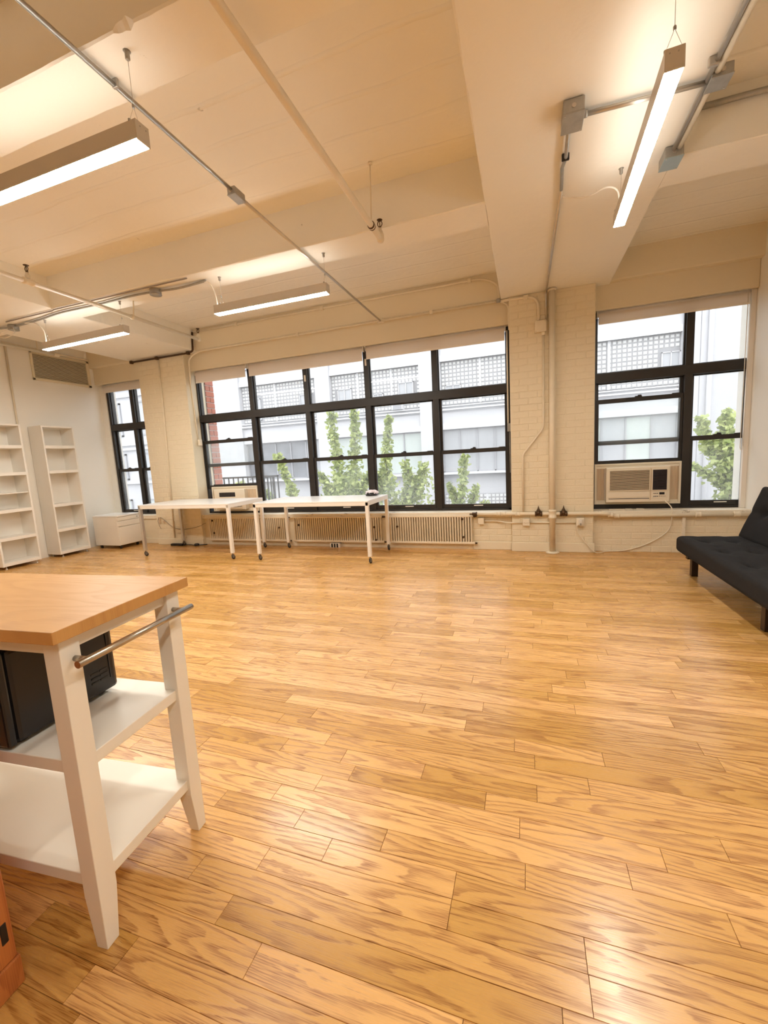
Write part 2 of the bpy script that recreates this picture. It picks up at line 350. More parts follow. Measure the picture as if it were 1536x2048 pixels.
for k in range(k0, k1+1):
    ya, yb = Y0+k*PITCH_B, Y0+(k+1)*PITCH_B
    ya, yb = max(ya, YN), min(yb, YW+0.02)
    if yb-ya < 0.01: continue
    cuts = sorted(fixed.get(k, []))
    def run(x, xe, step):
        out = []
        while True:
            x += step*random.choice((0.32, 0.42, 0.55, 0.66, 0.78, 0.92, 1.1, 1.35)) * random.uniform(0.9, 1.1)
            if (x-xe)*step > -0.18: return out
            out.append(x)
    if cuts: xs = run(cuts[0], XL, -1) + cuts + run(cuts[-1], XR, 1)
    else: xs = run(XL - random.uniform(0, .5), XR, 1)
    xs = [x for x in sorted(xs) if XL+0.12 < x < XR-0.12]; xs = [XL] + xs + [XR]
    for a, b in zip(xs, xs[1:]):
        pr = [project((px, py, 0)) for px, py in ((a, ya), (b, ya), (b, yb), (a, yb), ((a+b)/2, (ya+yb)/2))]
        area = 0
        if all(pr):
            q = [(min(max(p[0], 0), 1536), min(max(p[1], 0), 2048)) for p in pr[:4]]
            area = abs(sum(q[i][0]*q[(i+1) % 4][1]-q[(i+1) % 4][0]*q[i][1] for i in range(4)))/2
        boards.append((area, a, b, ya, yb, random.random()))
boards.sort(reverse=True)
def board_geo(mb, a, b, ya, yb):
    g, c = 0.00025, 0.0007; dz = random.uniform(-0.0004, 0.0002)
    mb.add([(a+g,ya+g,-.0035),(b-g,ya+g,-.0035),(b-g,yb-g,-.0035),(a+g,yb-g,-.0035),(a+g+c,ya+g+c,dz),(b-g-c,ya+g+c,dz),(b-g-c,yb-g-c,dz),(a+g+c,yb-g-c,dz)],
           [(4,5,6,7),(0,1,5,4),(1,2,6,5),(2,3,7,6),(3,0,4,7)])
rest = MB(); rtone = []
for i, (ar, a, b, ya, yb, t) in enumerate(boards):
    if i < 300:
        m = MB(); board_geo(m, a, b, ya, yb); m.build('board', 'oak_floor', floor, attr=[t]*8)
    else:
        board_geo(rest, a, b, ya, yb); rtone += [t]*8
rest.build('board_field', 'oak_floor', floor, attr=rtone, kind='stuff')

# ceiling and beams -----------------------------------------------------
ceiling = struct(MB().box(XL-.2, XR+.2, YN-.2, 5.9, ZC, ZC+.25).build('ceiling', 'ceiling_paint'), 'cream painted concrete slab ceiling with beams')
def beam(x0, x1, y0, y1, z=ZB, notch=None):
    """concrete beam with slightly crumbled lower arrises; runs along its longer side"""
    along_x = (x1-x0) > (y1-y0) or y1-y0 < .5; a, b, p, q = (x0, x1, y0, y1) if along_x else (y0, y1, x0, x1)
    n = max(4, int((b-a)/.018)); vs = []
    for i in range(n+1):
        t = a+(b-a)*i/n
        def e(k, s): return .004 + s*max(0, mnoise.noise(Vector((t*3.1, k*7.7+p*3, 1.3)))+.15) + .35*s*max(0, mnoise.noise(Vector((t*17, k*5.1+p, 2.2))))
        e1, e2, e3, e4 = e(1, .010), e(2, .012), e(3, .010), e(4, .008)
        if notch and abs(t-notch) < .05: f = (1-abs(t-notch)/.05)**.6*(.8+.5*mnoise.noise(Vector((t*60, 1, 2)))); e1 += .035*f; e2 += .022*f
        sec = [(p, ZC+.02), (p, z+e1), (p+e2, z), (q-e3, z), (q, z+e4), (q, ZC+.02)]
        vs += [(t, c, h) if along_x else (c, t, h) for c, h in sec]
    fs = [(i*6+k, i*6+(k+1) % 6, (i+1)*6+(k+1) % 6, (i+1)*6+k) for i in range(n) for k in range(6)] + [tuple(range(5, -1, -1)), tuple(n*6+k for k in range(6))]
    return MB().add(vs, fs).build('beam', 'beam_paint', ceiling)
beam(-0.26, 0.91, YN, 5.60); beam(-6.12, -4.81, YN, 5.60)
beam(-4.81, -0.26, 3.37, 3.71); beam(-4.81, -0.26, 1.52, 1.79, ZB, -1.52); beam(-4.81, -0.26, -0.6, -0.3)
beam(XL, -6.12, 3.37, 3.71); beam(0.91, XR, -0.6, -0.3)
beam(0.91, XR, 3.37, 3.71); beam(0.91, XR, 1.52, 1.79)

# walls -----------------------------------------------------------------
struct(MB().box(XL-.2, XL, YN-.2, 5.62, -.02, ZC).build('wall_left', 'plaster_white'), 'plain white plaster wall behind the bookshelves')
struct(MB().box(XR, XR+.2, YN-.2, 5.90, -.02, ZC).build('wall_right', 'plaster_white'), 'white plaster wall beside the black futon')
struct(MB().box(XL-.2, XR+.2, YN-.2, YN, -.02, ZC).build('wall_rear', 'wall_paint'), 'cream wall behind the viewpoint')
wb = sroot('wall_back', 'cream painted brick window wall with piers', (0, YW, 0))
YO = 5.80
def wpart(name, x0, x1, y0, y1, z0, z1, mt='wall_paint', bevel=0.0): return MB().box(x0, x1, y0, y1, z0, z1).build(name, mt, wb, bevel=bevel)
bays = [(XL, LP[0]), (LP[1], RP[0]), (RP[1], XR)]
for x0, x1 in bays:
    wpart('spandrel', x0, x1, YW+.004, YO, -.02, ZS-.07, 'brick_paint')
    wpart('header', x0, x1, 5.53, YO, ZL, 3.06, 'wall_paint', 0.01)
    wpart('upper_header', x0-.02, x1+.02, 5.455, YO, 3.05, ZC+.02, 'wall_paint', 0.012)
def brick_field(parent, x0, x1, z0, z1, yf, L=0.206, Hh=0.0762, mt='brick_paint', gap=0.006, proud=0.005):
    """running bond of separate bricks, shared meshes per length"""
    cache = {}; c = 0; z = z0
    while z < z1-0.02:
        h = min(Hh, z1-z); x = x0 - (L/2 if c % 2 else 0.0)
        while x < x1-0.012:
            a, b = max(x, x0), min(x+L, x1)
            if b-a > 0.03:
                key = (round(b-a, 3), round(h, 3))
                if key not in cache:
                    w2, t = (b-a-gap)/2, h-gap; m = MB(); cc = 0.0035
                    m.add([(-w2,0,0),(w2,0,0),(w2,0,t),(-w2,0,t),(-w2+cc,-proud,cc),(w2-cc,-proud,cc),(w2-cc,-proud,t-cc),(-w2+cc,-proud,t-cc)],
                          [(4,5,6,7),(0,1,5,4),(1,2,6,5),(2,3,7,6),(3,0,4,7)])
                    cache[key] = m.mesh('brick', mt)
                o = bpy.data.objects.new('brick', cache[key]); COL.objects.link(o); o.parent = parent
                o.location = wmat(parent).inverted() @ Vector(((a+b)/2 + random.uniform(-.0015, .0015), yf + random.uniform(0, .0025), z+gap/2))
            x += L
        z += Hh; c += 1
for (x0, x1) in (RP, LP):
    p = wpart('pier', x0, x1, YP, YO, -.02, ZB, 'brick_paint', 0.006)
    brick_field(p, x0+.002, x1-.002, 0.115, ZB-.02, YP)
sp = [o for o in wb.children if o.name.startswith('spandrel')]
brick_field(sp[2], RP[1], XR, 0.0, ZS-.07, YW+.004); brick_field(sp[1], -0.66, RP[0], 0.115, ZS-.07, YW+.004)
# window sills
for i, (x0, x1) in enumerate(bays):
    y0 = 5.435 if i else 5.45
    wpart('sill', x0, x1, y0, 5.66, ZS-.07, ZS-.005, 'sill_paint', 0.008)
# brick returns beside the window frames
for x0, x1 in ((XL, -6.975),): wpart('jamb', x0, x1, 5.60, YO, ZS-.07, ZL, 'plaster_white')
# baseboards
b = MB().box(RP[0]-.006, RP[1]+.012, YP-.018, YP, 0, .112); struct(b.build('baseboard_right_pier', 'wall_paint', bevel=0.004), 'cream baseboard at the foot of the right brick pier')
b = MB().box(LP[0]-.006, LP[1]+.006, YP-.018, YP, 0, .10); struct(b.build('baseboard_left_pier', 'wall_paint', bevel=0.004), 'cream baseboard at the foot of the left brick pier')
b = MB().box(-0.66, RP[0]-.008, YW-.012, YW+.004, 0, .10); struct(b.build('baseboard_back', 'wall_paint', bevel=0.004), 'low cream baseboard right of the radiators')
b = MB().box(XL, LP[0]-.008, YW-.014, YW+.004, 0, .09); struct(b.build('baseboard_left', 'wall_paint', bevel=0.004), 'cream baseboard under the narrow left window')

# windows ---------------------------------------------------------------
def pane(parent, x0, x1, z0, z1, y, dusty=False): return MB().box(x0, x1, y, y+.004, z0, z1).build('pane', 'glass_dusty' if dusty else 'glass_clean', parent)
def frame_rect(parent, name, x0, x1, z0, z1, y0, y1, st, rt, rb):
    """stiles st wide, top rail rt, bottom rail rb, one mesh"""
    m = MB(); m.box(x0, x0+st, y0, y1, z0, z1); m.box(x1-st, x1, y0, y1, z0, z1)
    m.box(x0+st, x1-st, y0, y1, z1-rt, z1); m.box(x0+st, x1-st, y0, y1, z0, z0+rb)
    return m.build(name, 'black_steel', parent, bevel=0.002)
def sash(parent, x0, x1, z0, z1, y0, rt, rb, dusty, lock=False, lift=False, st=0.030):
    s = frame_rect(parent, 'sash', x0, x1, z0, z1, y0, y0+.032, st, rt, rb)
    pane(s, x0+st, x1-st, z0+rb, z1-rt, y0+.014, dusty)
    if lock:
        m = MB(); c = (x0+x1)/2; m.rbox(c-.035, c+.035, y0-.004, y0+.03, z1, z1+.010, .003); m.rbox(c-.008, c+.03, y0+.0, y0+.015, z1+.010, z1+.022, .003)
        m.build('sash_lock', 'black_steel', s)
        m = MB(); m.rbox(x1-.11, x1-.03, y0, y0+.02, z1, z1+.008, .002); m.build('tilt_latch', 'black_steel', s)
    if lift:
        c = (x0+x1)/2+.05; MB().rbox(c-.06, c+.06, y0-.012, y0, z0+rb*.55, z0+rb*.55+.012, .003).build('sash_lift', 'latch_white', s)
    return s
def window(name, label, x0, x1, mulls, opens):
    w = sroot(name, label, ((x0+x1)/2, YF, ZS))
    ztop = ZL + .06
    m = MB(); m.box(x0, x0+.05, YF, YF+.11, ZS, ztop); m.box(x1-.045, x1, YF, YF+.11, ZS, ztop); m.box(x0, x1, YF, YF+.11, ztop-.05, ztop); m.box(x0, x1, YF, YF+.11, ZS-.02, ZS+.022)
    m.build('window_frame', 'black_steel', w, bevel=0.003)
    MB().box(x0+.03, x1-.03, YF-.006, YF+.10, 1.985, 2.092).build('transom', 'black_steel', w, bevel=0.004)
    edges = [x0+.05] + [v for c in mulls for v in (c-.0375, c+.0375)] + [x1-.045]
    for c in mulls:
        MB().box(c-.0375, c+.0375, YF-.004, YF+.10, ZS+.02, ztop-.04).build('mullion', 'black_steel', w, bevel=0.003)
    for i in range(len(mulls)+1):
        a, b = edges[2*i], edges[2*i+1]
        u = frame_rect(w, 'top_light', a, b, 2.092, ztop-.05, YF+.03, YF+.062, 0.012, .012, .012); pane(u, a+.012, b-.012, 2.104, ztop-.062, YF+.045)
        raise_by = opens.get(i, 0)
        sash(w, a, b, 1.258, 1.985, YF+.052, .012, .052, True)                       # upper sash, outer track
        sash(w, a, b, ZS+.022+raise_by, 1.310+raise_by, YF+.014, .050, .058, True, lock=True, lift=not raise_by)
    return w
w1 = window('window_1', 'wide five-bay black steel window above the radiators', LP[1]-.03, RP[0], (-3.985, -3.035, -2.08, -1.12), {0: .375})
w2 = window('window_2', 'two-bay black steel window with the large air conditioner', RP[1]-.005, XR+.045, (1.722,), {0: .485})
MB().rbox(2.235, XR, 5.575, 5.618, ZS-.005, ZL, .003).build('side_channel', 'blind_white', wb)
w3 = window('window_3', 'narrow black steel window in the far left corner', -6.975, LP[0]+.01, (-6.405,), {})
for x, z in ((-3.035, 2.42), (-2.08, 2.53)):
    MB().rbox(x-.012, x+.014, YF-.012, YF-.004, z, z+.09, .002).build('stay_plate', 'latch_white', w1)

# exterior --------------------------------------------------------------
struct(MB().box(-60, 60, 5.85, 60, -9.3, -9.0).build('street_ground', 'asphalt'), 'street far below the windows')
struct(MB().box(-40, 40, 5.81, 6.0, -9.0, ZS-.08).build('wall_exterior', 'facade_brickwork'), 'outer wall below the windows')
FY = 24.0
def far_window(parent, x0, x1, z0, z1, y, mulls, pm, fm='far_frame', t=0.07, ac=False):
    m = MB(); m.box(x0, x0+t, y-.06, y+.05, z0, z1); m.box(x1-t, x1, y-.06, y+.05, z0, z1); m.box(x0, x1, y-.06, y+.05, z1-t, z1); m.box(x0, x1, y-.06, y+.05, z0, z0+t)
    for c in mulls: m.box(c-t/2, c+t/2, y-.06, y+.05, z0, z1)
    w = m.build('window', fm, parent)
    e = [x0+t] + [v for c in mulls for v in (c-t/2, c+t/2)] + [x1-t]
    for i in range(0, len(e), 2): MB().box(e[i], e[i+1], y, y+.02, z0+t, z1-t).build('pane', pm[i//2 % len(pm)] if isinstance(pm, (list, tuple)) else pm, w)
    return w
def block_panel(parent, x0, x1, z0, z1, y, holes=(), pitch=0.222):
    p = MB().box(x0, x1, y, y+.15, z0, z1).build('glass_block_panel', 'block_mortar', parent)
    m = MB(); nx = max(1, round((x1-x0)/pitch)); nz = max(1, round((z1-z0)/pitch)); px, pz = (x1-x0)/nx, (z1-z0)/nz
    for i in range(nx):
        for k in range(nz):
            a, b, c, d = x0+i*px+.028, x0+(i+1)*px-.028, z0+k*pz+.028, z0+(k+1)*pz-.028
            if any(a < h[1] and b > h[0] and c < h[3] and d > h[2] for h in holes): continue
            e = .022
            m.add([(a,y,c),(b,y,c),(b,y,d),(a,y,d),(a+e,y-.035,c+e),(b-e,y-.035,c+e),(b-e,y-.035,d-e),(a+e,y-.035,d-e)], [(4,5,6,7),(0,1,5,4),(1,2,6,5),(2,3,7,6),(3,0,4,7)])
    m.build('glass_blocks', 'block_glass', p, kind='stuff')
    return p
fac = thing('building', 'pale grey industrial building with glass block panels across the street', 'building', (-6, FY, -9))
def ffac(name, x0, x1, y0, y1, z0, z1, mt='facade_pale'): return MB().box(x0, x1, y0, y1, z0, z1).build(name, mt, fac)
ffac('wall', -20.6, 7.75, FY+.55, FY+1.2, -9, 13)
FB = [(-17.95, -12.32), (-11.34, -5.72), (-4.50, 0.35), (1.44, 7.06)]
piers = [(-20.6, -17.95), (-12.32, -11.34), (-5.72, -4.50), (0.35, 1.44), (7.06, 7.75)]
for a, b in piers:
    ffac('pier', a, b, FY-.05, FY+.6, -9, 13); 
paneset = [['pane_dark', 'pane_dark', 'pane_dark', 'pane_dark', 'pane_grey'], ['pane_green'], ['pane_grey'], ['pane_grey', 'pane_green']]
holes = {0: [(-17.25, -16.55, 4.15, 5.55), (-13.6, -12.7, 4.75, 5.5)], 1: [(-10.92, -10.02, 4.3, 5.54), (-8.6, -8.0, 4.5, 5.05), (-7.03, -6.12, 4.45, 5.54)], 2: [(-4.25, -3.4, 4.45, 5.1)], 3: [(6.28, 7.06, 4.6, 5.55)]}
for i, (a, b) in enumerate(FB):
    for lv, dz in ((1, 0.0), (0, -3.74), (2, 3.74)):
        zt = 6.38+dz
        # floor band above the opening, opening, sill ledges
        ffac('spandrel', a, b, FY+.10, FY+.6, zt, zt+.95 if lv != 1 else 10.12-3.74+.95, 'facade_pale')
        ffac('lintel_band', a, b, FY+.04, FY+.2, zt, zt+.32, 'facade_trim')
        ffac('ledge', a, b, FY-.12, FY+.2, zt+1.05, zt+1.13, 'facade_trim')
        ffac('ledge', a, b, FY-.04, FY+.2, zt+1.25, zt+1.31, 'facade_trim')
    block_panel(fac, a, b, 4.02, 6.38, FY+.32, holes[i]); block_panel(fac, a, b, 4.02+3.74, 6.38+3.74, FY+.32); 
    block_panel(fac, a, b, 4.02-7.48, 6.38-7.48, FY+.32)
    for c in ((a+b)/2-.25,) if i != 1 else (-9.575, -7.446): ffac('panel_divider', c-.06, c+.06, FY+.24, FY+.5, 4.02, 6.38, 'facade_trim')
    ffac('panel_divider', (a+b)/2-.06, (a+b)/2+.06, FY+.24, FY+.5, 4.02-7.48, 6.38-7.48, 'facade_trim')
    n = 5; far_window(fac, a, b, 0.2, 2.64, FY+.34, [a+(b-a)*k/n for k in range(1, n)], paneset[i])
    ffac('window_sill', a, b, FY-.02, FY+.4, 0.08, 0.20, 'facade_trim')
    for h in holes[i]:
        far_window(fac, h[0], h[1], h[2], h[3], FY+.28, [(h[0]+h[1])/2], 'pane_grey', 'far_frame_white', .04)
MB().rbox(-7.35, -6.72, FY-.15, FY+.33, 3.98, 4.30, .02).build('air_conditioner', 'far_frame_white', fac); MB().box(-7.29, -6.78, FY-.17, FY-.14, 4.02, 4.26).build('grille', 'far_frame', bpy.data.objects[fac.children[-1].name])
# plain neighbour on the right
fb = thing('building', 'plain pale building with a rain pipe beside the glass block building', 'building', (9, FY, -9))
MB().box(7.76, 9.45, FY-.10, FY+1.0, -9, 13).build('wall', 'facade_brickwork', fb)
MB().tube([(8.1, FY-.2, -9), (8.1, FY-.2, 13)], .10, 10).build('rain_pipe', 'facade_pale', fb)
for k in range(16):
    MB().box(9.36+(.10 if k % 2 else 0), 9.75, FY-.06, FY+.2, -1+k*.62, -.4+k*.62).build('quoin', 'facade_trim', fb)
MB().box(9.45, 16, FY+.05, FY+1.0, -9, 13).build('side_wall', 'facade_pale', fb)
far_window(fb, 9.85, 11.0, 1.0, 2.6, FY, [10.4], 'pane_dark')
far_window(fb, 9.85, 11.0, 4.7, 6.3, FY, [10.4], 'pane_dark')
# far left neighbour
fl = thing('building', 'pale building with plain windows seen through the narrow left window', 'building', (-27, FY, -9))
MB().box(-40, -20.62, FY+.4, FY+1.2, -9, 13).build('wall', 'facade_pale', fl)
for z in (-2.2, 0.3, 2.85, 3.2, 6.75, 7.3): MB().box(-40, -20.62, FY+.15, FY+.5, z, z+.16).build('ledge', 'facade_trim', fl)
for x in (-35, -31.4, -27.8, -24.2):
    far_window(fl, x, x+2.4, 3.9, 6.4, FY+.36, [x+1.2], 'pane_grey', 'far_frame', .12); far_window(fl, x, x+2.4, 0.6, 2.6, FY+.36, [x+1.2], 'pane_grey', 'far_frame', .12)
    far_window(fl, x, x+2.4, -3.2, -.9, FY+.36, [x+1.2], 'pane_green', 'far_frame', .12)
# red brick return just outside the wide window
rb = thing('brick_pier', 'red brick pier outside the left end of the wide window', 'brick pier', (-5.2, 5.9, ZS-.1))
core = MB().box(-5.40, -5.012, 5.815, 6.012, ZS-.1, 3.3).build('mortar_core', 'brick_mortar', rb)
bmesh_cache = {}
c = 0; z = ZS-.1
while z < 3.25:
    for (a, b) in (((5.815, 5.905), (5.912, 6.010)) if c % 2 else ((5.815, 6.010),)):
        key = round(b-a, 3)
        if key not in bmesh_cache: bmesh_cache[key] = MB().rbox(-.03, .012, -(b-a)/2+.004, (b-a)/2-.004, .004, .083, .004).mesh('brick', 'red_brick')
        o = bpy.data.objects.new('brick', bmesh_cache[key]); COL.objects.link(o); o.parent = rb
        o.location = Vector((-5.012+random.uniform(-.002, .002), (a+b)/2, z)) - Vector((-5.2, 5.9, ZS-.1))
    z += .092; c += 1
# fire escape
fe = thing('fire_escape', 'black iron fire escape railing outside the left bay', 'railing', (-5, 6.3, .05))
MB().box(-5.7, -4.27, 5.99, 6.65, .05, .09).build('platform', 'black_steel', fe)
MB().box(-5.7, -4.27, 6.58, 6.62, 1.02, 1.05).build('top_rail', 'black_steel', fe); MB().box(-4.31, -4.27, 6.02, 6.62, 1.02, 1.05).build('side_rail', 'black_steel', fe)
x = -5.68
while x < -4.26:
    MB().box(x-.009, x+.009, 6.591, 6.609, .09, 1.02).build('baluster', 'black_steel', fe); x += .108
for y in (6.1, 6.2, 6.3, 6.4, 6.5): MB().box(-4.3, -4.282, y-.009, y+.009, .09, 1.02).build('baluster', 'black_steel', fe)

# ginkgo trees
def tree(label, base, leaders, clumps, seed, dens=1.0):
    rnd = random.Random(seed)
    t = thing('street_tree', label, 'tree', (base[0], base[1], -9.0), group='street trees outside the windows')
    m = MB(); top = (base[0], base[1], base[2]); m.tube([(base[0], base[1], -9), (base[0]+.03, base[1], -4), top], .12, 8, radii=[.16, .12, .06]); m.build('trunk', 'bark', t)
    lm = MB(); br = MB()
    def leaf(p, s):
        d = Vector((rnd.uniform(-1, 1), rnd.uniform(-1, .4), rnd.uniform(-.9, .5))).normalized(); u = d.cross(Vector((rnd.uniform(-1, 1), rnd.uniform(-1, 1), rnd.uniform(-1, 1)))).normalized(); n = d.cross(u)
        # fan-shaped ginkgo leaf with a notch
        lm.add([p, p+d*s*.75+u*s*.62, p+d*s*1.0+u*s*.25+n*s*.06, p+d*s*.86, p+d*s*1.0-u*s*.25+n*s*.06, p+d*s*.75-u*s*.62], [(0,1,2,3), (0,3,4,5)])
    for (pts, r0, r1) in leaders:
        pp = spline([(q[0], base[1]+q[2], q[1]) for q in pts], 6); br.tube(pp, .02, 6, radii=[.028-.02*i/len(pp) for i in range(len(pp))])
        Ln = sum((pp[i+1]-pp[i]).length for i in range(len(pp)-1)); n = int(Ln*190*dens)
        for i in range(n):
            q = rnd.random(); j = min(int(q*(len(pp)-1)), len(pp)-2); f = q*(len(pp)-1)-j; p = pp[j].lerp(pp[j+1], f); rr = r0+(r1-r0)*q
            o = Vector((rnd.gauss(0, 1), rnd.gauss(0, 1), rnd.gauss(0, .5))); o = o.normalized()*rr*rnd.random()**.6
            leaf(p+o, rnd.uniform(.09, .15))
    for (x, z, rx, rz, cnt) in clumps:
        for i in range(int(cnt*dens*.75)):
            o = Vector((rnd.gauss(0, .5)*rx, rnd.gauss(0, .5)*rx, rnd.gauss(0, .5)*rz)); leaf(Vector((x, base[1], z))+o, rnd.uniform(.09, .15))
    br.build('branches', 'bark', t); lm.build('foliage', 'leaf', t, kind='stuff')
TY = 13.0
tree('ginkgo tree with two upright leaders behind the middle of the wide window', (-5.85, TY, -.6),
     [([(-5.95, -.2, 0), (-6.0, 1.0, 0), (-6.1, 2.0, 0), (-6.15, 2.88, 0)], .34, .12), ([(-5.7, -.2, .1), (-5.45, 1.0, .1), (-5.38, 2.0, .1), (-5.36, 2.92, .1)], .32, .10), ([(-5.9, -.6, 0), (-6.3, .3, -.2), (-6.6, .85, -.3)], .22, .12), ([(-5.7, -.6, 0), (-5.3, .2, .2), (-5.02, .75, .3)], .22, .12)],
     [(-5.85, .2, .75, .6, 520), (-5.6, .55, .5, .45, 240), (-6.2, -.3, .5, .5, 250), (-5.3, -.5, .5, .5, 220)], 1)
tree('spreading ginkgo tree with one slim leader right of the two-leader tree', (-4.1, TY+.6, -.9),
     [([(-4.35, 0, 0), (-4.5, 1.0, 0), (-4.4, 1.9, 0), (-4.3, 2.62, 0)], .26, .07), ([(-4.1, -.6, 0), (-3.7, .4, 0), (-3.85, 1.1, 0)], .3, .12), ([(-4, -.7, 0), (-3.4, .3, 0), (-3.18, 1.0, 0)], .26, .12), ([(-4.2, -.6, 0), (-4.75, .2, 0), (-4.8, .8, 0)], .26, .12)],
     [(-4.6, .2, .5, .6, 230), (-3.6, .0, .7, .5, 260), (-3.9, -.6, .8, .4, 260), (-3.3, .4, .3, .4, 110)], 2)
tree('small pointed ginkgo top behind the rightmost bay of the wide window', (-1.85, TY, -1.6),
     [([(-1.86, -1.0, 0), (-1.85, .0, 0), (-1.8, .7, 0), (-1.76, 1.2, 0)], .28, .05), ([(-1.9, -.9, 0), (-2.1, -.1, 0), (-2.25, .35, 0)], .1, .06), ([(-1.9, -.9, 0), (-1.55, -.2, 0), (-1.45, .25, 0)], .1, .06), ([(-1.9, -1.2, 0), (-1.4, -.6, 0), (-1.2, -.25, 0)], .16, .1)], [(-2.3, -.5, .3, .25, 60)], 3, .75)
tree('slim leaning ginkgo behind the second bay of the wide window', (-7.7, TY, -.6),
     [([(-7.8, -.6, 0), (-7.85, .2, 0), (-8.1, .9, 0), (-8.35, 1.6, 0)], .22, .1), ([(-7.9, -.6, 0), (-8.7, .0, 0), (-9.3, .55, 0)], .12, .1), ([(-8.3, -.8, 0), (-9.6, .1, 0), (-10.0, .6, 0)], .16, .14)], [(-9.7, .3, .4, .3, 80), (-7.85, -.3, .3, .4, 90)], 4)
tree('dense ginkgo tree filling the lower right of the right-hand window', (5.2, TY, -.8),
     [([(4.9, -.6, 0), (4.75, .6, 0), (4.45, 1.2, 0), (4.28, 1.86, 0)], .22, .10), ([(5.0, -.5, 0), (4.9, .8, 0), (4.82, 1.4, 0), (4.82, 1.95, 0)], .25, .09), ([(5.2, -.5, 0), (5.25, .8, 0), (5.35, 1.75, 0)], .28, .14), ([(5.2, -.2, 0), (4.7, .25, 0), (4.12, .62, 0)], .12, .1), ([(5.2, -.7, 0), (4.7, -.45, 0), (4.25, -.42, 0)], .1, .08)],
     [(4.95, .75, .5, .5, 420), (5.3, .4, .5, .6, 320), (5.2, -.2, .5, .5, 200)], 5)

# ------------------------------------------------------------------ large furniture
# work tables
def work_table(label, x0, x1, y0, y1, rz, item):
    cx, cy = (x0+x1)/2, (y0+y1)/2; w, d = (x1-x0)/2, (y1-y0)/2
    t = thing('work_table', label, 'table', (cx, cy, 0), rz, 'white rolling work tables')
    def B(n, m, mt, p=None, **k): return m.build(n, mt, p or t, local=True, **k)
    B('table_top', MB().rbox(-w, w, -d, d, .748, .765, .003), 'white_laminate')
    m = MB(); m.box(-w+.004, w-.004, -d+.002, -d+.036, .705, .748); m.box(-w+.004, w-.004, d-.036, d-.002, .705, .748); m.box(-w+.002, -w+.036, -d, d, .705, .748); m.box(w-.036, w-.002, -d, d, .705, .748)
    B('apron', m, 'white_steel', bevel=0.002)
    for sx in (-1, 1):
        for sy in (-1, 1):
            a, b = sx*(w-.021), sy*(d-.021)
            lg = B('leg', MB().rbox(a-.021, a+.021, b-.021, b+.021, .085, .75, .004), 'silver_steel' if (item == 0 and sx < 0) else 'white_steel')
            c = MB(); c.cyl((a, b, .062), (a, b, .088), .009, 8); c.box(a-.012, a-.008, b-.016, b+.02, .022, .066); c.box(a+.008, a+.012, b-.016, b+.02, .022, .066); c.box(a-.012, a+.012, b-.016, b+.012, .060, .066)
            cs = B('caster', c, 'caster_grey', lg)
            B('wheel', MB().lathe((a, b+.012, .026), [(.010, -.010), (.024, -.010), (.0258, -.006), (.0258, .006), (.024, .010), (.010, .010)], 16, 'x'), 'dark_rubber', cs)
    return t
work_table('white rolling work table at the left, under the small air conditioner', -5.37, -3.755, 4.575, 5.345, -0.012, 0)
work_table('white rolling work table at the right with a small bundle on its corner', -3.372, -1.765, 4.57, 5.335, 0.0, 1)
bd = thing('wrapped_bundle', 'small dark and pinkish crumpled bundle on the right table corner', 'bundle', (-1.95, 5.20, .765), .3)
MB().lathe((0, 0, 0), [(.02, 0), (.075, 0), (.082, .012), (.070, .030), (.03, .04)], 14).build('dark_base', 'black_plastic', bd, local=True)
bm = bmesh.new(); bmesh.ops.create_icosphere(bm, subdivisions=3, radius=1)
for v in bm.verts:
    n = mnoise.noise(v.co*2.3)*.28 + mnoise.noise(v.co*6)*.12
    v.co = Vector((v.co.x*.085*(1+n)+.008, v.co.y*.065*(1+n), max(.022, .042+v.co.z*.036*(1+n))))
m = MB(); bm.verts.index_update(); m.add([v.co[:] for v in bm.verts], [[v.index for v in f.verts] for f in bm.faces]); bm.free(); m.build('crumpled_wrap', 'wrap_pink', bd, local=True)
for a, b in ((-.045, -.05), (.02, -.058), (-.005, -.05)):
    MB().rbox(a-.014, a+.014, b-.02, b+.01, .02, .045, .006).build('dark_fold', 'black_plastic', bd, local=True)

# bookshelves on the left wall (fronts face +x)
def bookshelf(label, y0, y1, xf, zs, thin, tv):
    depth = .285; xb = xf-depth; t = thing('bookshelf', label, 'bookshelf', (xb+depth/2, (y0+y1)/2, 0), 0, 'white bookshelves on the left wall')
    zt, zb = 2.01, .045; s = .022
    for y in (y0, y1-s): MB().rbox(xb, xf, y, y+s, zb, zt, .0015).build('side_panel', 'shelf_white', t)
    MB().rbox(xb, xf-.004, y0+s, y1-s, zt-.024, zt, .0015).build('top_panel', 'shelf_white', t)
    MB().box(xb, xb+.008, y0+s, y1-s, zb+.04, zt-.02).build('back_panel', 'shelf_white', t)
    for z in zs: MB().rbox(xb+.008, xf, y0+s, y1-s, z-.044, z, .0015).build('shelf', 'shelf_white', t)
    for z in thin: MB().rbox(xb+.008, xf-.02, y0+s, y1-s, z-.014, z, .0015).build('shelf', 'shelf_white', t)
    for y in (y0+.05, y1-.05):
        for x in (xf-.03, xb+.04):
            m = MB(); m.cyl((x, y, .012), (x, y, zb), .007, 8); m.lathe((x, y, 0), [(.014, 0), (.016, .004), (.012, .014)], 10); m.build('foot', 'silver_steel', t)
    return t
ZSH = (1.715, 1.338, .825, .440, .092)
bookshelf('tall white bookshelf nearest the window with five open compartments', 4.36, 4.835, -6.80, ZSH, (), 1)
bookshelf('tall white bookshelf at the photo edge with an extra thin middle shelf', 3.605, 4.09, -6.80, ZSH, (1.055,), 0)

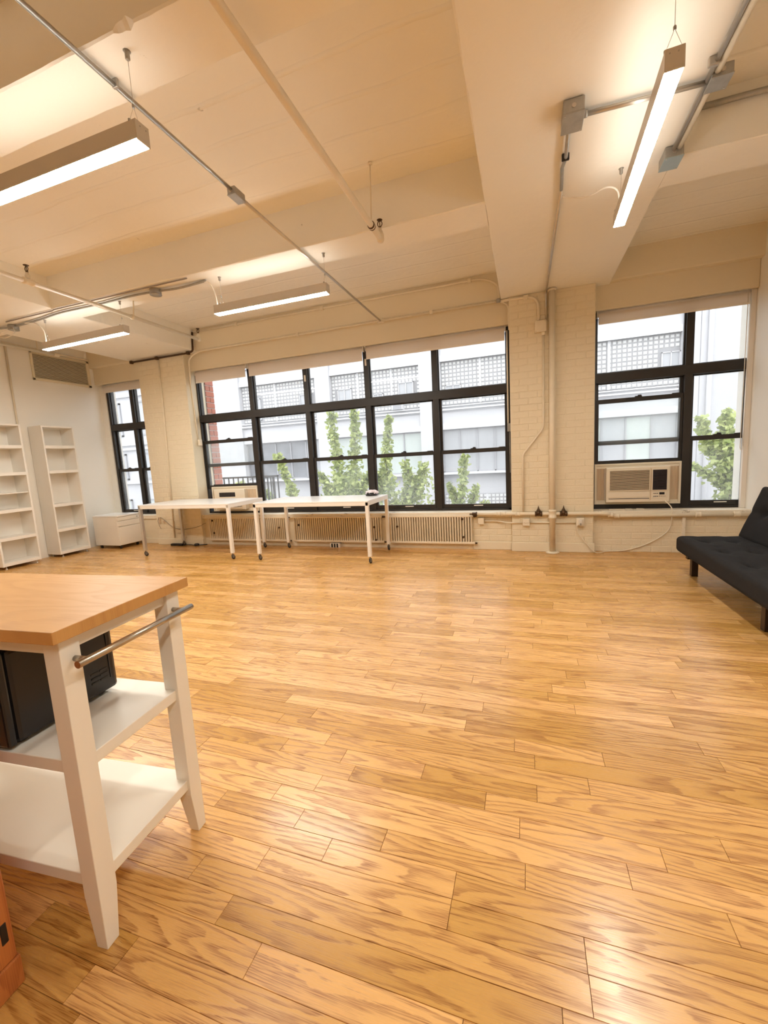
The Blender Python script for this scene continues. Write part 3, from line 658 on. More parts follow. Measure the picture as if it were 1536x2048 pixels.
# mobile pedestal
pd = thing('file_pedestal', 'low white drawer pedestal on casters beside the bookshelf', 'drawer unit', (-6.58, 5.175, 0))
px0, px1, py0, py1 = -6.86, -6.30, 4.975, 5.385
MB().rbox(px0, px1-.018, py0, py1, .06, .535, .003).build('body', 'cabinet_white', pd)
MB().rbox(px0-.004, px1+.004, py0-.004, py1+.004, .535, .557, .003).build('top', 'white_laminate', pd)
for n, z0, z1 in (('drawer', .469, .528), ('drawer', .374, .461), ('drawer', .066, .366)):
    d = MB().rbox(px1-.018, px1, py0+.002, py1-.002, z0, z1, .003).build(n, 'cabinet_white', pd)
    if z0 > .46: MB().lathe((px1, py1-.05, .50), [(.010, 0), (.010, .004), (.004, .005)], 10, 'x').build('lock', 'galvanised', d)
for x in (px0+.06, px1-.06):
    for y in (py0+.05, py1-.05):
        c = MB(); c.cyl((x, y, .045), (x, y, .062), .010, 8); c.box(x-.016, x+.016, y-.013, y-.009, .015, .05); c.box(x-.016, x+.016, y+.009, y+.013, .015, .05); c = c.build('caster', 'black_plastic', pd)
        MB().lathe((x, y, .022), [(.008, -.012), (.020, -.012), (.022, -.008), (.022, .008), (.020, .012), (.008, .012)], 14, 'y').build('wheel', 'dark_rubber', c)

# kitchen cart, rotated slightly; local x = 0 at the right end, y from near to far
ct = thing('kitchen_cart', 'white kitchen cart with butcher block top and steel towel bar', 'cart', (-1.082, .845, 0), math.radians(4.5))
CL = 1.0; hw = .200
MB().rbox(-CL-.022, .022, -.226, .226, .868, .900, .002).build('butcher_block_top', 'butcher_block', ct, local=True)
for sx in (0, 1):
    for sy in (-1, 1):
        a = -.026 if sx == 0 else -CL+.026; b = sy*(hw-.026); h = .026
        m = MB()
        # foot tapers on its inner sides
        ia = -1 if sx == 0 else 1; t = .016
        x0, x1 = (a-h+t, a+h) if sx == 0 else (a-h, a+h-t); y0, y1 = (b-h, b+h-t) if sy < 0 else (b-h+t, b+h)
        Q = lambda X0, X1, Y0_, Y1_, Z: [(X0, Y0_, Z), (X1, Y0_, Z), (X1, Y1_, Z), (X0, Y1_, Z)]
        m.add(Q(x0, x1, y0, y1, 0) + Q(a-h, a+h, b-h, b+h, .15) + Q(a-h, a+h, b-h, b+h, .868), [(3,2,1,0), (8,9,10,11)] + [(r*4+k, r*4+(k+1) % 4, r*4+4+(k+1) % 4, r*4+4+k) for r in (0, 1) for k in range(4)]); m.build('leg', 'cart_white', ct, local=True, bevel=.002)
for y in (-hw+.006, hw-.026): MB().rbox(-CL+.05, -.05, y, y+.02, .828, .868, .002).build('apron', 'cart_white', ct, local=True)
for x in (-.032, -CL+.012): MB().rbox(x, x+.02, -hw+.05, hw-.05, .828, .868, .002).build('apron', 'cart_white', ct, local=True)
MB().rbox(-CL+.012, -.010, -hw+.012, hw-.012, .500, .535, .002).build('shelf', 'cart_white', ct, local=True)
MB().rbox(-CL+.012, -.010, -hw+.012, hw-.012, .170, .205, .002).build('shelf', 'cart_white', ct, local=True)
tb = MB().tube([(.042, -hw+.006, .806), (.042, hw+.005, .806)], .0095, 16).build('towel_bar', 'brushed_steel', ct, local=True)
for y in (-hw+.035, hw-.030): MB().tube([(-.002, y, .806), (.036, y, .806)], .0075, 12).build('bar_post', 'brushed_steel', tb, local=True)

# microwave on the cart shelf
mw = thing('microwave', 'black microwave oven on the middle shelf of the cart', 'microwave', (-1.55, .80, .535), math.radians(2))
mx0, mx1, my0, my1 = -.235, .245, -.165, .15
MB().rbox(mx0, mx1, my0+.012, my1, .014, .275, .012).build('casing', 'black_plastic', mw, local=True)
MB().rbox(mx0, mx1, my0-.012, my0+.010, .014, .275, .006).build('door', 'black_plastic', mw, local=True)
for zz in (.060, .075, .09):
    for yy in (-.06, -.02, .06, .09): MB().rbox(mx1-.001, mx1+.0022, yy, yy+.026, zz, zz+.006, .001).build('vent_slot', 'dark_rubber', mw, local=True)
MB().tube(fillet([(mx1+.0006, .125, .055), (mx1+.0006, .125, .225), (mx1+.0006, -.03, .24)], .03), .0022, 6).build('side_rib', 'black_plastic', mw, local=True)
for x in (mx0+.04, mx1-.04):
    for y in (my0+.04, my1-.04): MB().lathe((x, y, 0), [(.012, 0), (.015, .002), (.013, .014)], 10).build('foot', 'dark_rubber', mw, local=True)

# orange wood cabinet at the very left edge
oc = thing('wood_cabinet', 'orange stained wooden cabinet at the bottom left edge', 'cabinet', (-1.462, .33, 0), math.radians(4))
MB().rbox(-.30, .262, -.22, .185, .08, .74, .004).build('body', 'orange_wood', oc, local=True)
MB().rbox(-.31, .266, -.23, .189, .0, .08, .004).build('plinth', 'orange_wood', oc, local=True)
MB().rbox(-.31, .268, -.23, .195, .74, .765, .004).build('top', 'orange_wood', oc, local=True)
MB().rbox(.255, .2635, .158, .174, .135, .19, .003).build('finger_slot', 'black_plastic', oc, local=True)

# futon: seat cushion, reclined back, frame, legs
def cushion(L, W, T, tufts, nL=72, nW=44, rim=.045, creases=()):
    """top and bottom grids that meet in a rounded rim"""
    def samp(n): return [0.5-0.5*math.cos(math.pi*i/n)*(1-.0) for i in range(n+1)]
    U, V = samp(nL), samp(nW); vs = []; idx = {}
    for side in (1, -1):
        for i, u in enumerate(U):
            for j, v in enumerate(V):
                x, y = u*L, v*W; d = min(x, L-x, y, W-y); rr = rim
                h = T/2 if d >= rr else T/2-rr+math.sqrt(max(0, rr*rr-(rr-d)**2))
                if side > 0:
                    for tx, ty in tufts: h -= .030*math.exp(-(((x-tx)/.045)**2+((y-ty)/.045)**2)) + .012*math.exp(-(((x-tx)/.15)**2+((y-ty)/.10)**2))
                    for (ax, ay, bx, by) in creases:
                        ex, ey = bx-ax, by-ay; t = max(0, min(1, ((x-ax)*ex+(y-ay)*ey)/(ex*ex+ey*ey))); dd = math.hypot(x-ax-t*ex, y-ay-t*ey); h -= .010*math.exp(-(dd/.022)**2)
                    h += .006*mnoise.noise(Vector((x*7, y*7, 0)))*min(1, d/.05)
                idx[side, i, j] = len(vs); vs.append((x, y, side*h))
    fs = []
    for side in (1, -1):
        for i in range(nL):
            for j in range(nW):
                q = [idx[side, i, j], idx[side, i+1, j], idx[side, i+1, j+1], idx[side, i, j+1]]; fs.append(tuple(q if side > 0 else q[::-1]))
    rimv = [(i, 0) for i in range(nL+1)] + [(nL, j) for j in range(1, nW+1)] + [(i, nW) for i in range(nL-1, -1, -1)] + [(0, j) for j in range(nW-1, 0, -1)]
    for k in range(len(rimv)):
        a, b = rimv[k], rimv[(k+1) % len(rimv)]; fs.append((idx[1, a[0], a[1]], idx[-1, a[0], a[1]], idx[-1, b[0], b[1]], idx[1, b[0], b[1]]))
    return vs, fs
ft = thing('futon', 'black fabric futon sofa with tufted cushions on dark legs', 'sofa', (1.8, 3.72, 0))
FY0, FY1 = 2.80, 4.615
tl = [.30, .75, 1.20, 1.60]
tuf = [(t, w) for t in tl for w in (.15, .36)]; cr = [(t, w, t+.16, w+.01) for t in tl for w in (.15, .36)] + [(t-.14, w+.02, t, w) for t in tl for w in (.15, .36)]
vs, fs = cushion(FY1-FY0, .56, .165, tuf, creases=cr)
m = MB(); m.add([(1.365+y, FY0+x, .288+z+.030*(y/.56)*0) for x, y, z in vs], fs, True); m.build('seat_cushion', 'futon_fabric', ft)
vs, fs = cushion(FY1-FY0, .50, .14, [(t, .27) for t in tl], creases=[(t, .27, t+.18, .25) for t in tl]+[(t-.15, .30, t, .27) for t in tl])
ca, sa = math.cos(math.radians(70)), math.sin(math.radians(70))
m = MB(); m.add([(1.895+y*ca-z*sa, FY0+x, .335+y*sa+z*ca) for x, y, z in vs], fs, True); m.build('back_cushion', 'futon_fabric', ft)
m = MB(); m.box(1.42, 1.90, FY0+.08, FY0+.13, .165, .215); m.box(1.42, 1.90, FY1-.13, FY1-.08, .165, .215); m.box(1.45, 1.50, FY0+.08, FY1-.08, .170, .212); m.box(1.84, 1.89, FY0+.08, FY1-.08, .170, .212); m.build('frame', 'dark_leg', ft)
for x in (1.485, 1.93):
    for y in (3.25, 4.52): MB().rbox(x-.026, x+.026, y-.026, y+.026, 0, .215, .003).build('leg', 'dark_leg', ft)
MB().rbox(1.90, 2.05, FY1-.06, FY1+.012, .44, .46, .004).build('recline_lever', 'black_plastic', ft)

# ------------------------------------------------------------------ lamps
def lamp(label, p0, p1, zb, hooks, zc=ZB):
    """linear pendant from p0 to p1 (xy), underside at zb; hooks = fractions along the body"""
    a, b = Vector((*p0, 0)), Vector((*p1, 0)); L = (b-a).length; rz = math.atan2(b.y-a.y, b.x-a.x)
    c = (a+b)/2; t = thing('pendant_lamp', label, 'lamp', (c.x, c.y, zb), rz, 'linear pendant lamps'); h = L/2; w = .034; H = .080
    m = MB(); m.box(-h, h, -w, -w+.003, .004, H); m.box(-h, h, w-.003, w, .004, H);  m.box(-h, h, -w+.003, w-.003, .034, .040)
    m.build('housing', 'lamp_body', t, local=True)
    for s in (-1, 1):
        e = MB().rbox(s*h-.004*(s < 0), s*h+.004*(s > 0), -w-.001, w+.001, 0.0, H+.001, .001).build('end_cap', 'lamp_body', t, local=True)
        for q in (-.012, .018): MB().lathe((s*h+.004*s, q, H-.018), [(.003, 0), (.003, .0015*s)], 8, 'x').build('screw', 'galvanised', e, local=True)
    MB().box(-h+.004, h-.004, -w+.003, w-.003, .0, .006).build('lens', 'lamp_lens', t, local=True)
    MB().box(-h+.02, h-.02, -w+.006, w-.006, .070, .075).build('up_light', 'lamp_upslot', t, local=True)
    for f in hooks:
        x = -h+f*L; x = min(max(x, -h+.012), h-.012); zt = zc-zb; y0 = .16
        m = MB(); m.tube([(x, 0, H+.075), (x, 0, zt)], .0012, 6); m.tube([(x, -w+.004, H), (x, 0, H+.075)], .001, 6); m.tube([(x, w-.004, H), (x, 0, H+.075)], .001, 6)
        s = m.build('suspension_wire', 'steel_conduit', t, local=True)
        m = MB(); m.lathe((x, 0, H+.068), [(.003, 0), (.006, .003), (.006, .014), (.003, .018)], 8)
        for q in (-w+.004, w-.004): m.lathe((x, q, H-.002), [(.006, 0), (.006, .010), (.002, .012)], 8)
        m.build('gripper', 'galvanised', s, local=True)
        MB().lathe((x, 0, zt-.034), [(.006, 0), (.010, .004), (.010, .030), (.016, .034)], 10).build('ceiling_mount', 'galvanised', s, local=True)
    return t
lamp('pendant lamp under the broad column beam at the right', (0.572, 2.155), (0.611, 3.405), 2.712, (.01, .96))
lamp('nearest left pendant lamp, cut off by the photo edge', (-2.80, 1.600), (-1.566, 1.600), 2.672, (.04, .975))
lamp('pendant lamp in front of the wide window, beside the steel conduit', (-2.805, 3.530), (-1.622, 3.535), 2.708, (.06, .985))
lamp('far left pendant lamp above the bookshelves', (-5.29, 3.575), (-3.985, 3.545), 2.712, (.05, .965))

lamp('added fill pendant left of the nearest left lamp, out of view', (-5.25, 1.600), (-4.03, 1.600), 2.690, (.04, .975))  # extra lamp out of view, added to brighten the ceiling and near floor
lamp('added fill pendant under the column beam, unseen behind the viewpoint', (0.53, -1.20), (0.56, 0.03), 2.712, (.03, .96))  # unseen lamp added to lift the cart, near floor and ceiling

# ------------------------------------------------------------------ roller blinds
def blind(label, x0, x1, zbot, chain=None):
    t = thing('roller_blind', label, 'blind', ((x0+x1)/2, 5.575, ZL), 0, 'rolled-up window blinds'); zr = 2.742
    MB().tube([(x0+.012, 5.58, zr), (x1-.012, 5.58, zr)], .030, 16).build('roller', 'blind_fabric', t)
    for x in (x0, x1-.006): MB().rbox(x, x+.006, 5.545, 5.615, zr-.035, ZL, .002).build('bracket', 'blind_white', t)
    f = MB().box(x0+.014, x1-.014, 5.549, 5.5505, zbot+.018, zr).build('fabric', 'blind_fabric', t)
    MB().rbox(x0+.014, x1-.014, 5.545, 5.555, zbot, zbot+.020, .003).build('hem_bar', 'blind_white', f)
    if chain is not None:
        x, z = chain; m = MB(); m.tube([(x, 5.550, zr), (x, 5.548, z)], .0035, 6); m.tube([(x+.025, 5.550, zr), (x+.025, 5.548, z+.02)], .0035, 6); m.tube(spline([(x, 5.548, z), (x+.012, 5.548, z-.02), (x+.025, 5.548, z+.02)], 5), .0035, 6)
        m.build('pull_chain', 'white_cable', t)
blind('short rolled blind over the leftmost bay of the wide window', -4.955, -3.99, 2.585)
blind('long rolled blind over the second and third bays of the wide window', -3.955, -2.085, 2.583)
blind('long rolled blind over the two right bays of the wide window', -2.055, -0.215, 2.597)
blind('rolled blind on the right window above the large air conditioner', .79, 2.228, 2.625, (2.195, 1.15))
blind('rolled blind on the narrow far left window', -6.965, -5.965, 2.63)
mc = thing('blind_control', 'grey blind chain tensioner beside the wide window', 'blind control', (-.19, 5.585, 1.0))
MB().rbox(-.212, -.172, 5.575, 5.612, 1.50, 1.60, .004).build('tension_box', 'galvanised', mc)
MB().tube([(-.203, 5.592, 2.72), (-.203, 5.592, 1.60)], .009, 8).build('cord_tube', 'white_cable', mc); MB().tube([(-.188, 5.60, 1.50), (-.186, 5.60, .98)], .004, 6).build('chain', 'galvanised', mc)

# ------------------------------------------------------------------ air conditioners
def air_con(label, x0, x1, bx0, bx1, z0, z1, yf, detail):
    t = thing('air_conditioner', label, 'air conditioner', ((x0+x1)/2, YF, z0)); zt, zb = z1+.025, z0-.018; ys = YF-.012
    m = MB(); m.box(x0, x1, ys, ys+.05, zt, zt+.022); m.box(x0, x1, ys, ys+.05, zb-.02, zb); m.box(x0, x0+.022, ys, ys+.05, zb, zt); m.box(x1-.022, x1, ys, ys+.05, zb, zt)
    m.build('mounting_frame', 'cream_plastic', t, bevel=.003)
    MB().box(x0, x1, ys+.01, ys+.05, ZS+.015, zb-.015).build('filler_strip', 'black_steel', t)
    for za, zz in ((zb-.01, z0+.01), (z1-.01, zt+.01)): MB().box(x0+.02, x1-.02, ys+.012, ys+.045, za, zz).build('filler_panel', 'cream_plastic', t)
    MB().box(x0+.02, x1-.02, ys+.03, ys+.045, zt, zt+.06).build('top_gasket', 'black_steel', t)
    for a, b in ((x0+.022, bx0-.004), (bx1+.004, x1-.022)):
        n = max(3, int((b-a)/.016)); m = MB(); w = (b-a)/n
        poly = []
        for i in range(n+1): poly.append((a+i*w, ys+.012+(.010 if i % 2 else 0)))
        poly += [(b, ys+.04), (a, ys+.04)]; m.prism(poly, 'z', zb, zt); m.build('accordion_panel', 'tan_plastic', t)
    MB().rbox(bx0, bx1, yf+.03, YF+.42, z0, z1, .006).build('casing', 'cream_plastic', t)
    fr = MB().rbox(bx0-.006, bx1+.006, yf, yf+.032, z0-.004, z1+.004, .010).build('front_panel', 'cream_plastic', t)
    W, Hh = bx1-bx0, z1-z0
    def grille(ga, gb, gz0, gz1, n, back, slat):
        g = MB().box(ga, gb, yf-.0008, yf+.004, gz0, gz1).build('grille_recess', back, fr); m = MB(); p = (gz1-gz0)/n
        for i in range(n): m.prism([(yf-.010, gz0+i*p+p*.30), (yf-.003, gz0+i*p+p*.62), (yf+.001, gz0+i*p+p*.62), (yf-.010, gz0+i*p+p*.12)], 'x', ga, gb)
        m.build('louvres', slat, g, kind='stuff')
        m = MB(); m.box(ga-.008, gb+.008, yf-.012, yf+.002, gz1, gz1+.007); m.box(ga-.008, gb+.008, yf-.012, yf+.002, gz0-.007, gz0); m.box(ga-.008, ga, yf-.012, yf+.002, gz0, gz1); m.box(gb, gb+.008, yf-.012, yf+.002, gz0, gz1); m.build('grille_rim', 'cream_plastic', g)
    if detail:
        grille(bx0+.03, bx0+W*.685, z0+Hh*.34, z1-.035, 16, 'dark_grille', 'tan_plastic')
        grille(bx0+W*.735, bx1-.028, z0+Hh*.34, z1-.035, 17, 'black_plastic', 'dark_grille')
        MB().rbox(bx0+.012, bx0+W*.70, yf-.006, yf+.004, z0+.055, z0+Hh*.30, .004).build('filter_door', 'cream_plastic', fr)
        MB().box(bx0+.02, bx0+W*.69, yf-.002, yf+.002, z0+.036, z0+.043).build('groove', 'dark_grille', fr)
        cp = MB().rbox(bx0+W*.73, bx1-.022, yf-.004, yf+.004, z0+.04, z0+Hh*.29, .003).build('control_panel', 'cream_plastic', fr)
        MB().box(bx0+W*.845, bx0+W*.925, yf-.006, yf-.003, z0+.082, z0+.108).build('display', 'black_plastic', cp)
        for i in range(3):
            for k in range(2): MB().rbox(bx0+W*(.755+.026*i), bx0+W*(.755+.026*i)+.011, yf-.007, yf-.003, z0+.058+.034*k, z0+.066+.034*k, .001).build('button', 'dark_grille', cp)
        for i in range(4): MB().rbox(bx0+W*(.84+.028*i), bx0+W*(.84+.028*i)+.010, yf-.007, yf-.003, z0+.060, z0+.066, .001).build('button', 'dark_grille', cp)
        MB().rbox(bx0+W*.70, bx0+W*.716, yf-.004, yf+.002, z0+.02, z1-.02, .002).build('divider', 'tan_plastic', fr)
    else:
        m = MB().box(bx0+.10, bx0+W*.70, yf-.002, yf+.003, z1-.115, z1-.045).build('air_outlet', 'black_plastic', fr)
        g = MB()
        for i in range(9): g.box(bx0+.11+i*(W*.7-.12)/9, bx0+.116+i*(W*.7-.12)/9, yf-.004, yf, z1-.112, z1-.048)
        g.build('vanes', 'dark_grille', m, kind='stuff')
        MB().lathe((bx0+.13, yf, z1-.155), [(.010, 0), (.010, -.006), (.004, -.008)], 10, 'y').build('knob', 'dark_grille', fr); MB().rbox(bx0+W*.42, bx0+W*.66, yf-.004, yf+.002, z1-.17, z1-.15, .002).build('label_plate', 'tan_plastic', fr)
        grille(bx0+.04, bx1-.06, z0+.03, z1-.19, 9, 'dark_grille', 'cream_plastic')
    return t
ac_big = air_con('large cream window air conditioner in the right window', .79, 1.683, .905, 1.54, .588, .990, 5.50, True)
air_con('small cream air conditioner behind the left work table', -4.91, -4.03, -4.80, -4.22, .565, .885, 5.53, False)
pp = thing('paper_scraps', 'crumpled paper scraps on the sill under the large air conditioner', 'paper', (1.0, 5.55, ZS))
for (a, b, y, r) in ((.93, 1.09, 5.50, .05), (1.10, 1.18, 5.52, -.1), (1.22, 1.30, 5.53, .1)):
    MB().prism([(a, y-.02+r*.1), (b, y-.025-r*.1), (b-.01, y+.02), (a+.01, y+.025)], 'z', ZS-.004, ZS+.008).build('scrap', 'paper', pp)

# ------------------------------------------------------------------ radiators
def radiator(label, x0, x1, plugs):
    t = thing('radiator', label, 'radiator', ((x0+x1)/2, YW-.03, .0)); z0, z1 = .075, .455; y = 5.425
    MB().rbox(x0-.01, x1+.01, y-.012, y+.028, z1-.022, z1, .006).build('top_header', 'radiator_paint', t); MB().rbox(x0-.012, x1+.03, y-.014, y+.028, z0, z0+.030, .006).build('bottom_header', 'radiator_paint', t)
    n = int((x1-x0)/.0335); m = MB(); p = (x1-x0)/n
    for i in range(n):
        c = x0+(i+.5)*p; w = .0098
        m.prism([(c-w, y+.044), (c-w, y-.004), (c-w*.6, y-.010), (c, y-.0125), (c+w*.6, y-.010), (c+w, y-.004), (c+w, y+.044)], 'z', z0+.02, z1-.015)
    m.build('tubes', 'radiator_paint', t, kind='stuff')
    for x, z in plugs: MB().lathe((x, y-.010, z), [(.016, .004), (.016, -.006), (.008, -.010), (.005, -.018)], 8, 'y').build('air_valve', 'dark_brass', t)
    for x in (x0+.12, x1-.12): MB().box(x-.012, x+.012, y+.02, YW+.003, z0+.05, z0+.09).build('wall_bracket', 'radiator_paint', t)
    for z in (z1-.012, z0+.012):
        MB().lathe((x1+.010, y+.006, z), [(.010, 0), (.016, .004), (.016, .020), (.011, .024), (.011, .045)], 8, 'x').build('pipe_plug', 'dark_brass', t)
radiator('leftmost long cream radiator behind the left work table', -4.88, -3.43, [(-4.80, .40), (-4.78, .20), (-3.56, .29)])
radiator('middle long cream radiator behind the right work table', -3.31, -1.91, [(-3.22, .33), (-2.02, .30), (-2.0, .12)])
radiator('rightmost cream radiator beside the brick pier', -1.79, -0.66, [(-1.68, .31), (-.79, .41), (-.78, .17)])
rg = thing('striped_vent', 'small white box with black stripes under the middle radiator', 'vent', (-2.64, YW-.03, 0))
MB().rbox(-2.72, -2.56, YW-.07, YW-.002, 0, .062, .003).build('body', 'white_steel', rg)
for i in range(3): MB().box(-2.695+i*.042, -2.672+i*.042, YW-.074, YW-.069, .004, .058).build('slot', 'black_plastic', rg)

# ------------------------------------------------------------------ steam pipes on the wall
rs = thing('steam_riser', 'thick vertical cream pipe standing on the right brick pier', 'pipe', (.30, 5.355, 0))
MB().tube([(.30, 5.355, .0), (.30, 5.355, 3.035)], .033, 18).build('pipe', 'pipe_paint', rs)
MB().lathe((.30, 5.355, 0), [(.078, 0), (.078, .008), (.060, .016), (.034, .018)], 22).build('floor_flange', 'pipe_paint', rs)
MB().lathe((.30, 5.355, .475), [(.034, -.055), (.046, -.050), (.046, -.030), (.042, -.026), (.042, .026), (.046, .030), (.046, .050), (.034, .055)], 18).build('tee', 'pipe_paint', rs)
MB().lathe((.30, 5.355, 3.015), [(.034, 0), (.050, .004), (.050, .02)], 18).build('ceiling_collar', 'pipe_paint', rs)
br = thing('steam_branch', 'horizontal cream pipe with two brown valves crossing the brick pier', 'pipe', (.2, 5.375, .475))
MB().tube(fillet([(-.60, 5.40, .478), (-.22, 5.372, .478), (.88, 5.372, .474), (.98, 5.425, .436), (2.262, 5.425, .448)], .05), .021, 14).build('pipe', 'pipe_paint', br)
for x in (-.33, -.27, -.10, .93, 1.0, 1.80, 2.15):
    y, z = (5.372, .476) if x < .9 else ((5.40, .452) if x < .95 else (5.425, .437+.01*(x-1)))
    if x < -.2: y, z = 5.38, .478
    MB().lathe((x, y, z), [(.022, -.030), (.029, -.026), (.029, -.016), (.026, -.012), (.026, .012), (.029, .016), (.029, .026), (.022, .030)], 12, 'x').build('coupling', 'pipe_paint', br)
for x in (.143, .425):
    v = MB().lathe((x, 5.372, .476), [(.022, -.042), (.032, -.040), (.032, -.024), (.027, -.020), (.027, .020), (.032, .024), (.032, .040), (.022, .042)], 8, 'x').build('valve', 'dark_brass', br)
    MB().lathe((x, 5.372, .476), [(.030, .0), (.030, .022), (.022, .026), (.024, .032), (.024, .046), (.014, .050), (.016, .062), (.008, .066), (.009, .080), (.004, .084), (.004, .098)], 10).build('bonnet', 'dark_brass', v)
v = MB().lathe((-.63, 5.40, .478), [(.012, -.03), (.020, -.026), (.020, .016), (.026, .020), (.026, .034)], 8, 'x').build('end_valve', 'dark_brass', br)
MB().rbox(-.69, -.60, 5.372, 5.382, .470, .486, .003).build('wing_handle', 'dark_brass', v)
MB().box(1.66, 1.69, 5.44, YW, 0, .46).build('support_strut', 'sill_paint', br)

# electrical boxes and their conduits
def ebox(label, x, y, z, w, h, kind):
    t = thing('outlet_box', label, 'outlet', (x, y, z)); d = .045
    MB().rbox(x-w/2, x+w/2, y-d, y, z-h/2, z+h/2, .006).build('box', 'pipe_paint', t)
    if kind == 'duplex':
        p = MB().rbox(x-w*.46, x+w*.46, y-d-.004, y-d+.002, z-h*.46, z+h*.46, .003).build('cover_plate', 'cream_plastic', t)
        for s in (-1, 1):
            q = MB().lathe((x+s*w*.2, y-d-.003, z), [(.015, .001), (.015, -.003), (.010, -.004)], 12, 'y').build('receptacle', 'cream_plastic', p)
            MB().box(x+s*w*.2-.005, x+s*w*.2-.003, y-d-.0085, y-d-.0065, z-.001, z+.008).build('slot', 'black_plastic', q)
    elif kind == 'plug':
        p = MB().rbox(x-w*.46, x+w*.46, y-d-.004, y-d+.002, z-h*.46, z+h*.46, .003).build('cover_plate', 'cream_plastic', t)
        MB().rbox(x-.018, x+.018, y-d-.036, y-d-.003, z-.024, z+.03, .006).build('plug', 'latch_white', p); MB().rbox(x-.008, x+.008, y-d-.039, y-d-.034, z-.03, z-.004, .002).build('plug_face', 'grey_cable', p)
    elif kind == 'blank':
        p = MB().rbox(x-w*.5, x+w*.5, y-d-.003, y-d+.001, z-h*.5, z+h*.5, .002).build('cover_plate', 'pipe_paint', t)
        for sx in (-1, 1): MB().lathe((x+sx*w*.4, y-d-.003, z+sx*h*.4), [(.004, 0), (.004, -.002)], 8, 'y').build('screw', 'galvanised', p)
    return t
ebox('small outlet box below the end of the rightmost radiator pipe', -.552, YW-.004, .380, .075, .085, 'blank')
ebox('old double outlet box left of the steam riser', 0.0, YP-.006, .372, .085, .09, 'duplex')
ebox('outlet box with a plug, right of the steam riser', .607, YP-.006, .372, .09, .10, 'plug')
ebox('cream junction box high on the right brick pier', .178, YP-.006, 2.655, .125, .125, 'blank')
def run_pipe(name, label, cat, pts, r, mt, rad=.05, clamps=(), seg=10, cm=None):
    t = thing(name, label, cat, pts[0]); MB().tube(fillet(pts, rad) if rad else pts, r, seg).build('tube', mt, t)
    for c in clamps:
        m = MB(); m.rbox(c[0]-r*1.7, c[0]+r*1.7, c[1]-r*1.7, c[1]+r*1.7, c[2]-r*1.7, c[2]+r*1.7, r*.6); m.build('clamp', cm or mt, t)
    return t
run_pipe('wall_conduit', 'thin cream conduit linking the low outlet boxes', 'conduit', [(-.515, 5.452, .376), (-.35, 5.452, .376), (-.22, 5.395, .362), (-.045, 5.392, .362)], .009, 'pipe_paint')
run_pipe('wall_conduit', 'thin cream conduit crossing behind the steam riser at outlet height', 'conduit', [(.045, 5.394, .366), (.56, 5.394, .362)], .009, 'pipe_paint', 0)
run_pipe('wall_conduit', 'thin cream conduit with a dog-leg down the right brick pier', 'conduit', [(.208, 5.392, 2.595), (.205, 5.392, 1.50), (-.032, 5.392, 1.20), (-.032, 5.392, .50)], .0115, 'pipe_paint', .05, [(.207, 5.392, 2.575)])
run_pipe('wall_conduit', 'cream conduit bending down into the high junction box', 'conduit', [(-.26, 5.437, 3.022), (-.10, 5.40, 3.01), (.155, 5.392, 2.995), (.160, 5.392, 2.72)], .0155, 'pipe_paint', .14, [(.02, 5.40, 3.003)])
run_pipe('wall_conduit', 'cream conduit along the top of the header with an end bend', 'conduit', [(-4.79, 5.438, 3.315), (-.47, 5.438, 3.315), (-.285, 5.438, 3.22), (-.277, 5.438, 3.045)], .014, 'pipe_paint', .14, [(-.62, 5.44, 3.315), (-2.6, 5.44, 3.315), (-4.0, 5.44, 3.315)])
run_pipe('wall_conduit', 'long cream conduit under the upper header of the wide window', 'conduit', [(-.30, 5.44, 3.028), (-4.74, 5.44, 3.028), (-4.935, 5.44, 2.95), (-4.945, 5.45, 2.72), (-5.000, 5.50, 2.60), (-5.000, 5.535, 1.72)], .013, 'pipe_paint', .10, [(-1.1, 5.44, 3.028), (-3.0, 5.44, 3.028)])
run_pipe('wall_conduit', 'short cream conduit bending down to the right end of the wide window', 'conduit', [(-.27, 5.435, 3.02), (-.175, 5.46, 2.98), (-.172, 5.50, 2.70)], .010, 'pipe_paint', .08)
t = thing('conduit_elbow', 'grey pull elbow where the header conduits meet the pier', 'conduit fitting', (-.285, 5.43, 3.03)); MB().rbox(-.31, -.262, 5.415, 5.448, 3.008, 3.052, .008).build('body', 'galvanised', t); MB().rbox(-.305, -.267, 5.411, 5.417, 3.012, 3.048, .004).build('cover', 'galvanised', t)
ob = ebox('white outlet on the brick return left of the wide window', -4.975, 5.56, 1.66, .05, .10, 'duplex')
run_pipe('wall_conduit', 'thin cream pipe down the left brick pier', 'conduit', [(-5.49, 5.392, 3.0), (-5.50, 5.392, 2.3), (-5.585, 5.392, .12)], .012, 'pipe_paint', 0)
run_pipe('sprinkler_drain', 'dark pipe along the top of the left brick pier', 'pipe', [(-6.05, 5.372, 3.005), (-4.865, 5.372, 3.005), (-4.80, 5.40, 3.03), (-4.795, 5.42, 3.31)], .014, 'dark_brass', .05, [(-6.02, 5.372, 3.005), (-5.49, 5.372, 3.005), (-4.87, 5.372, 3.005)])

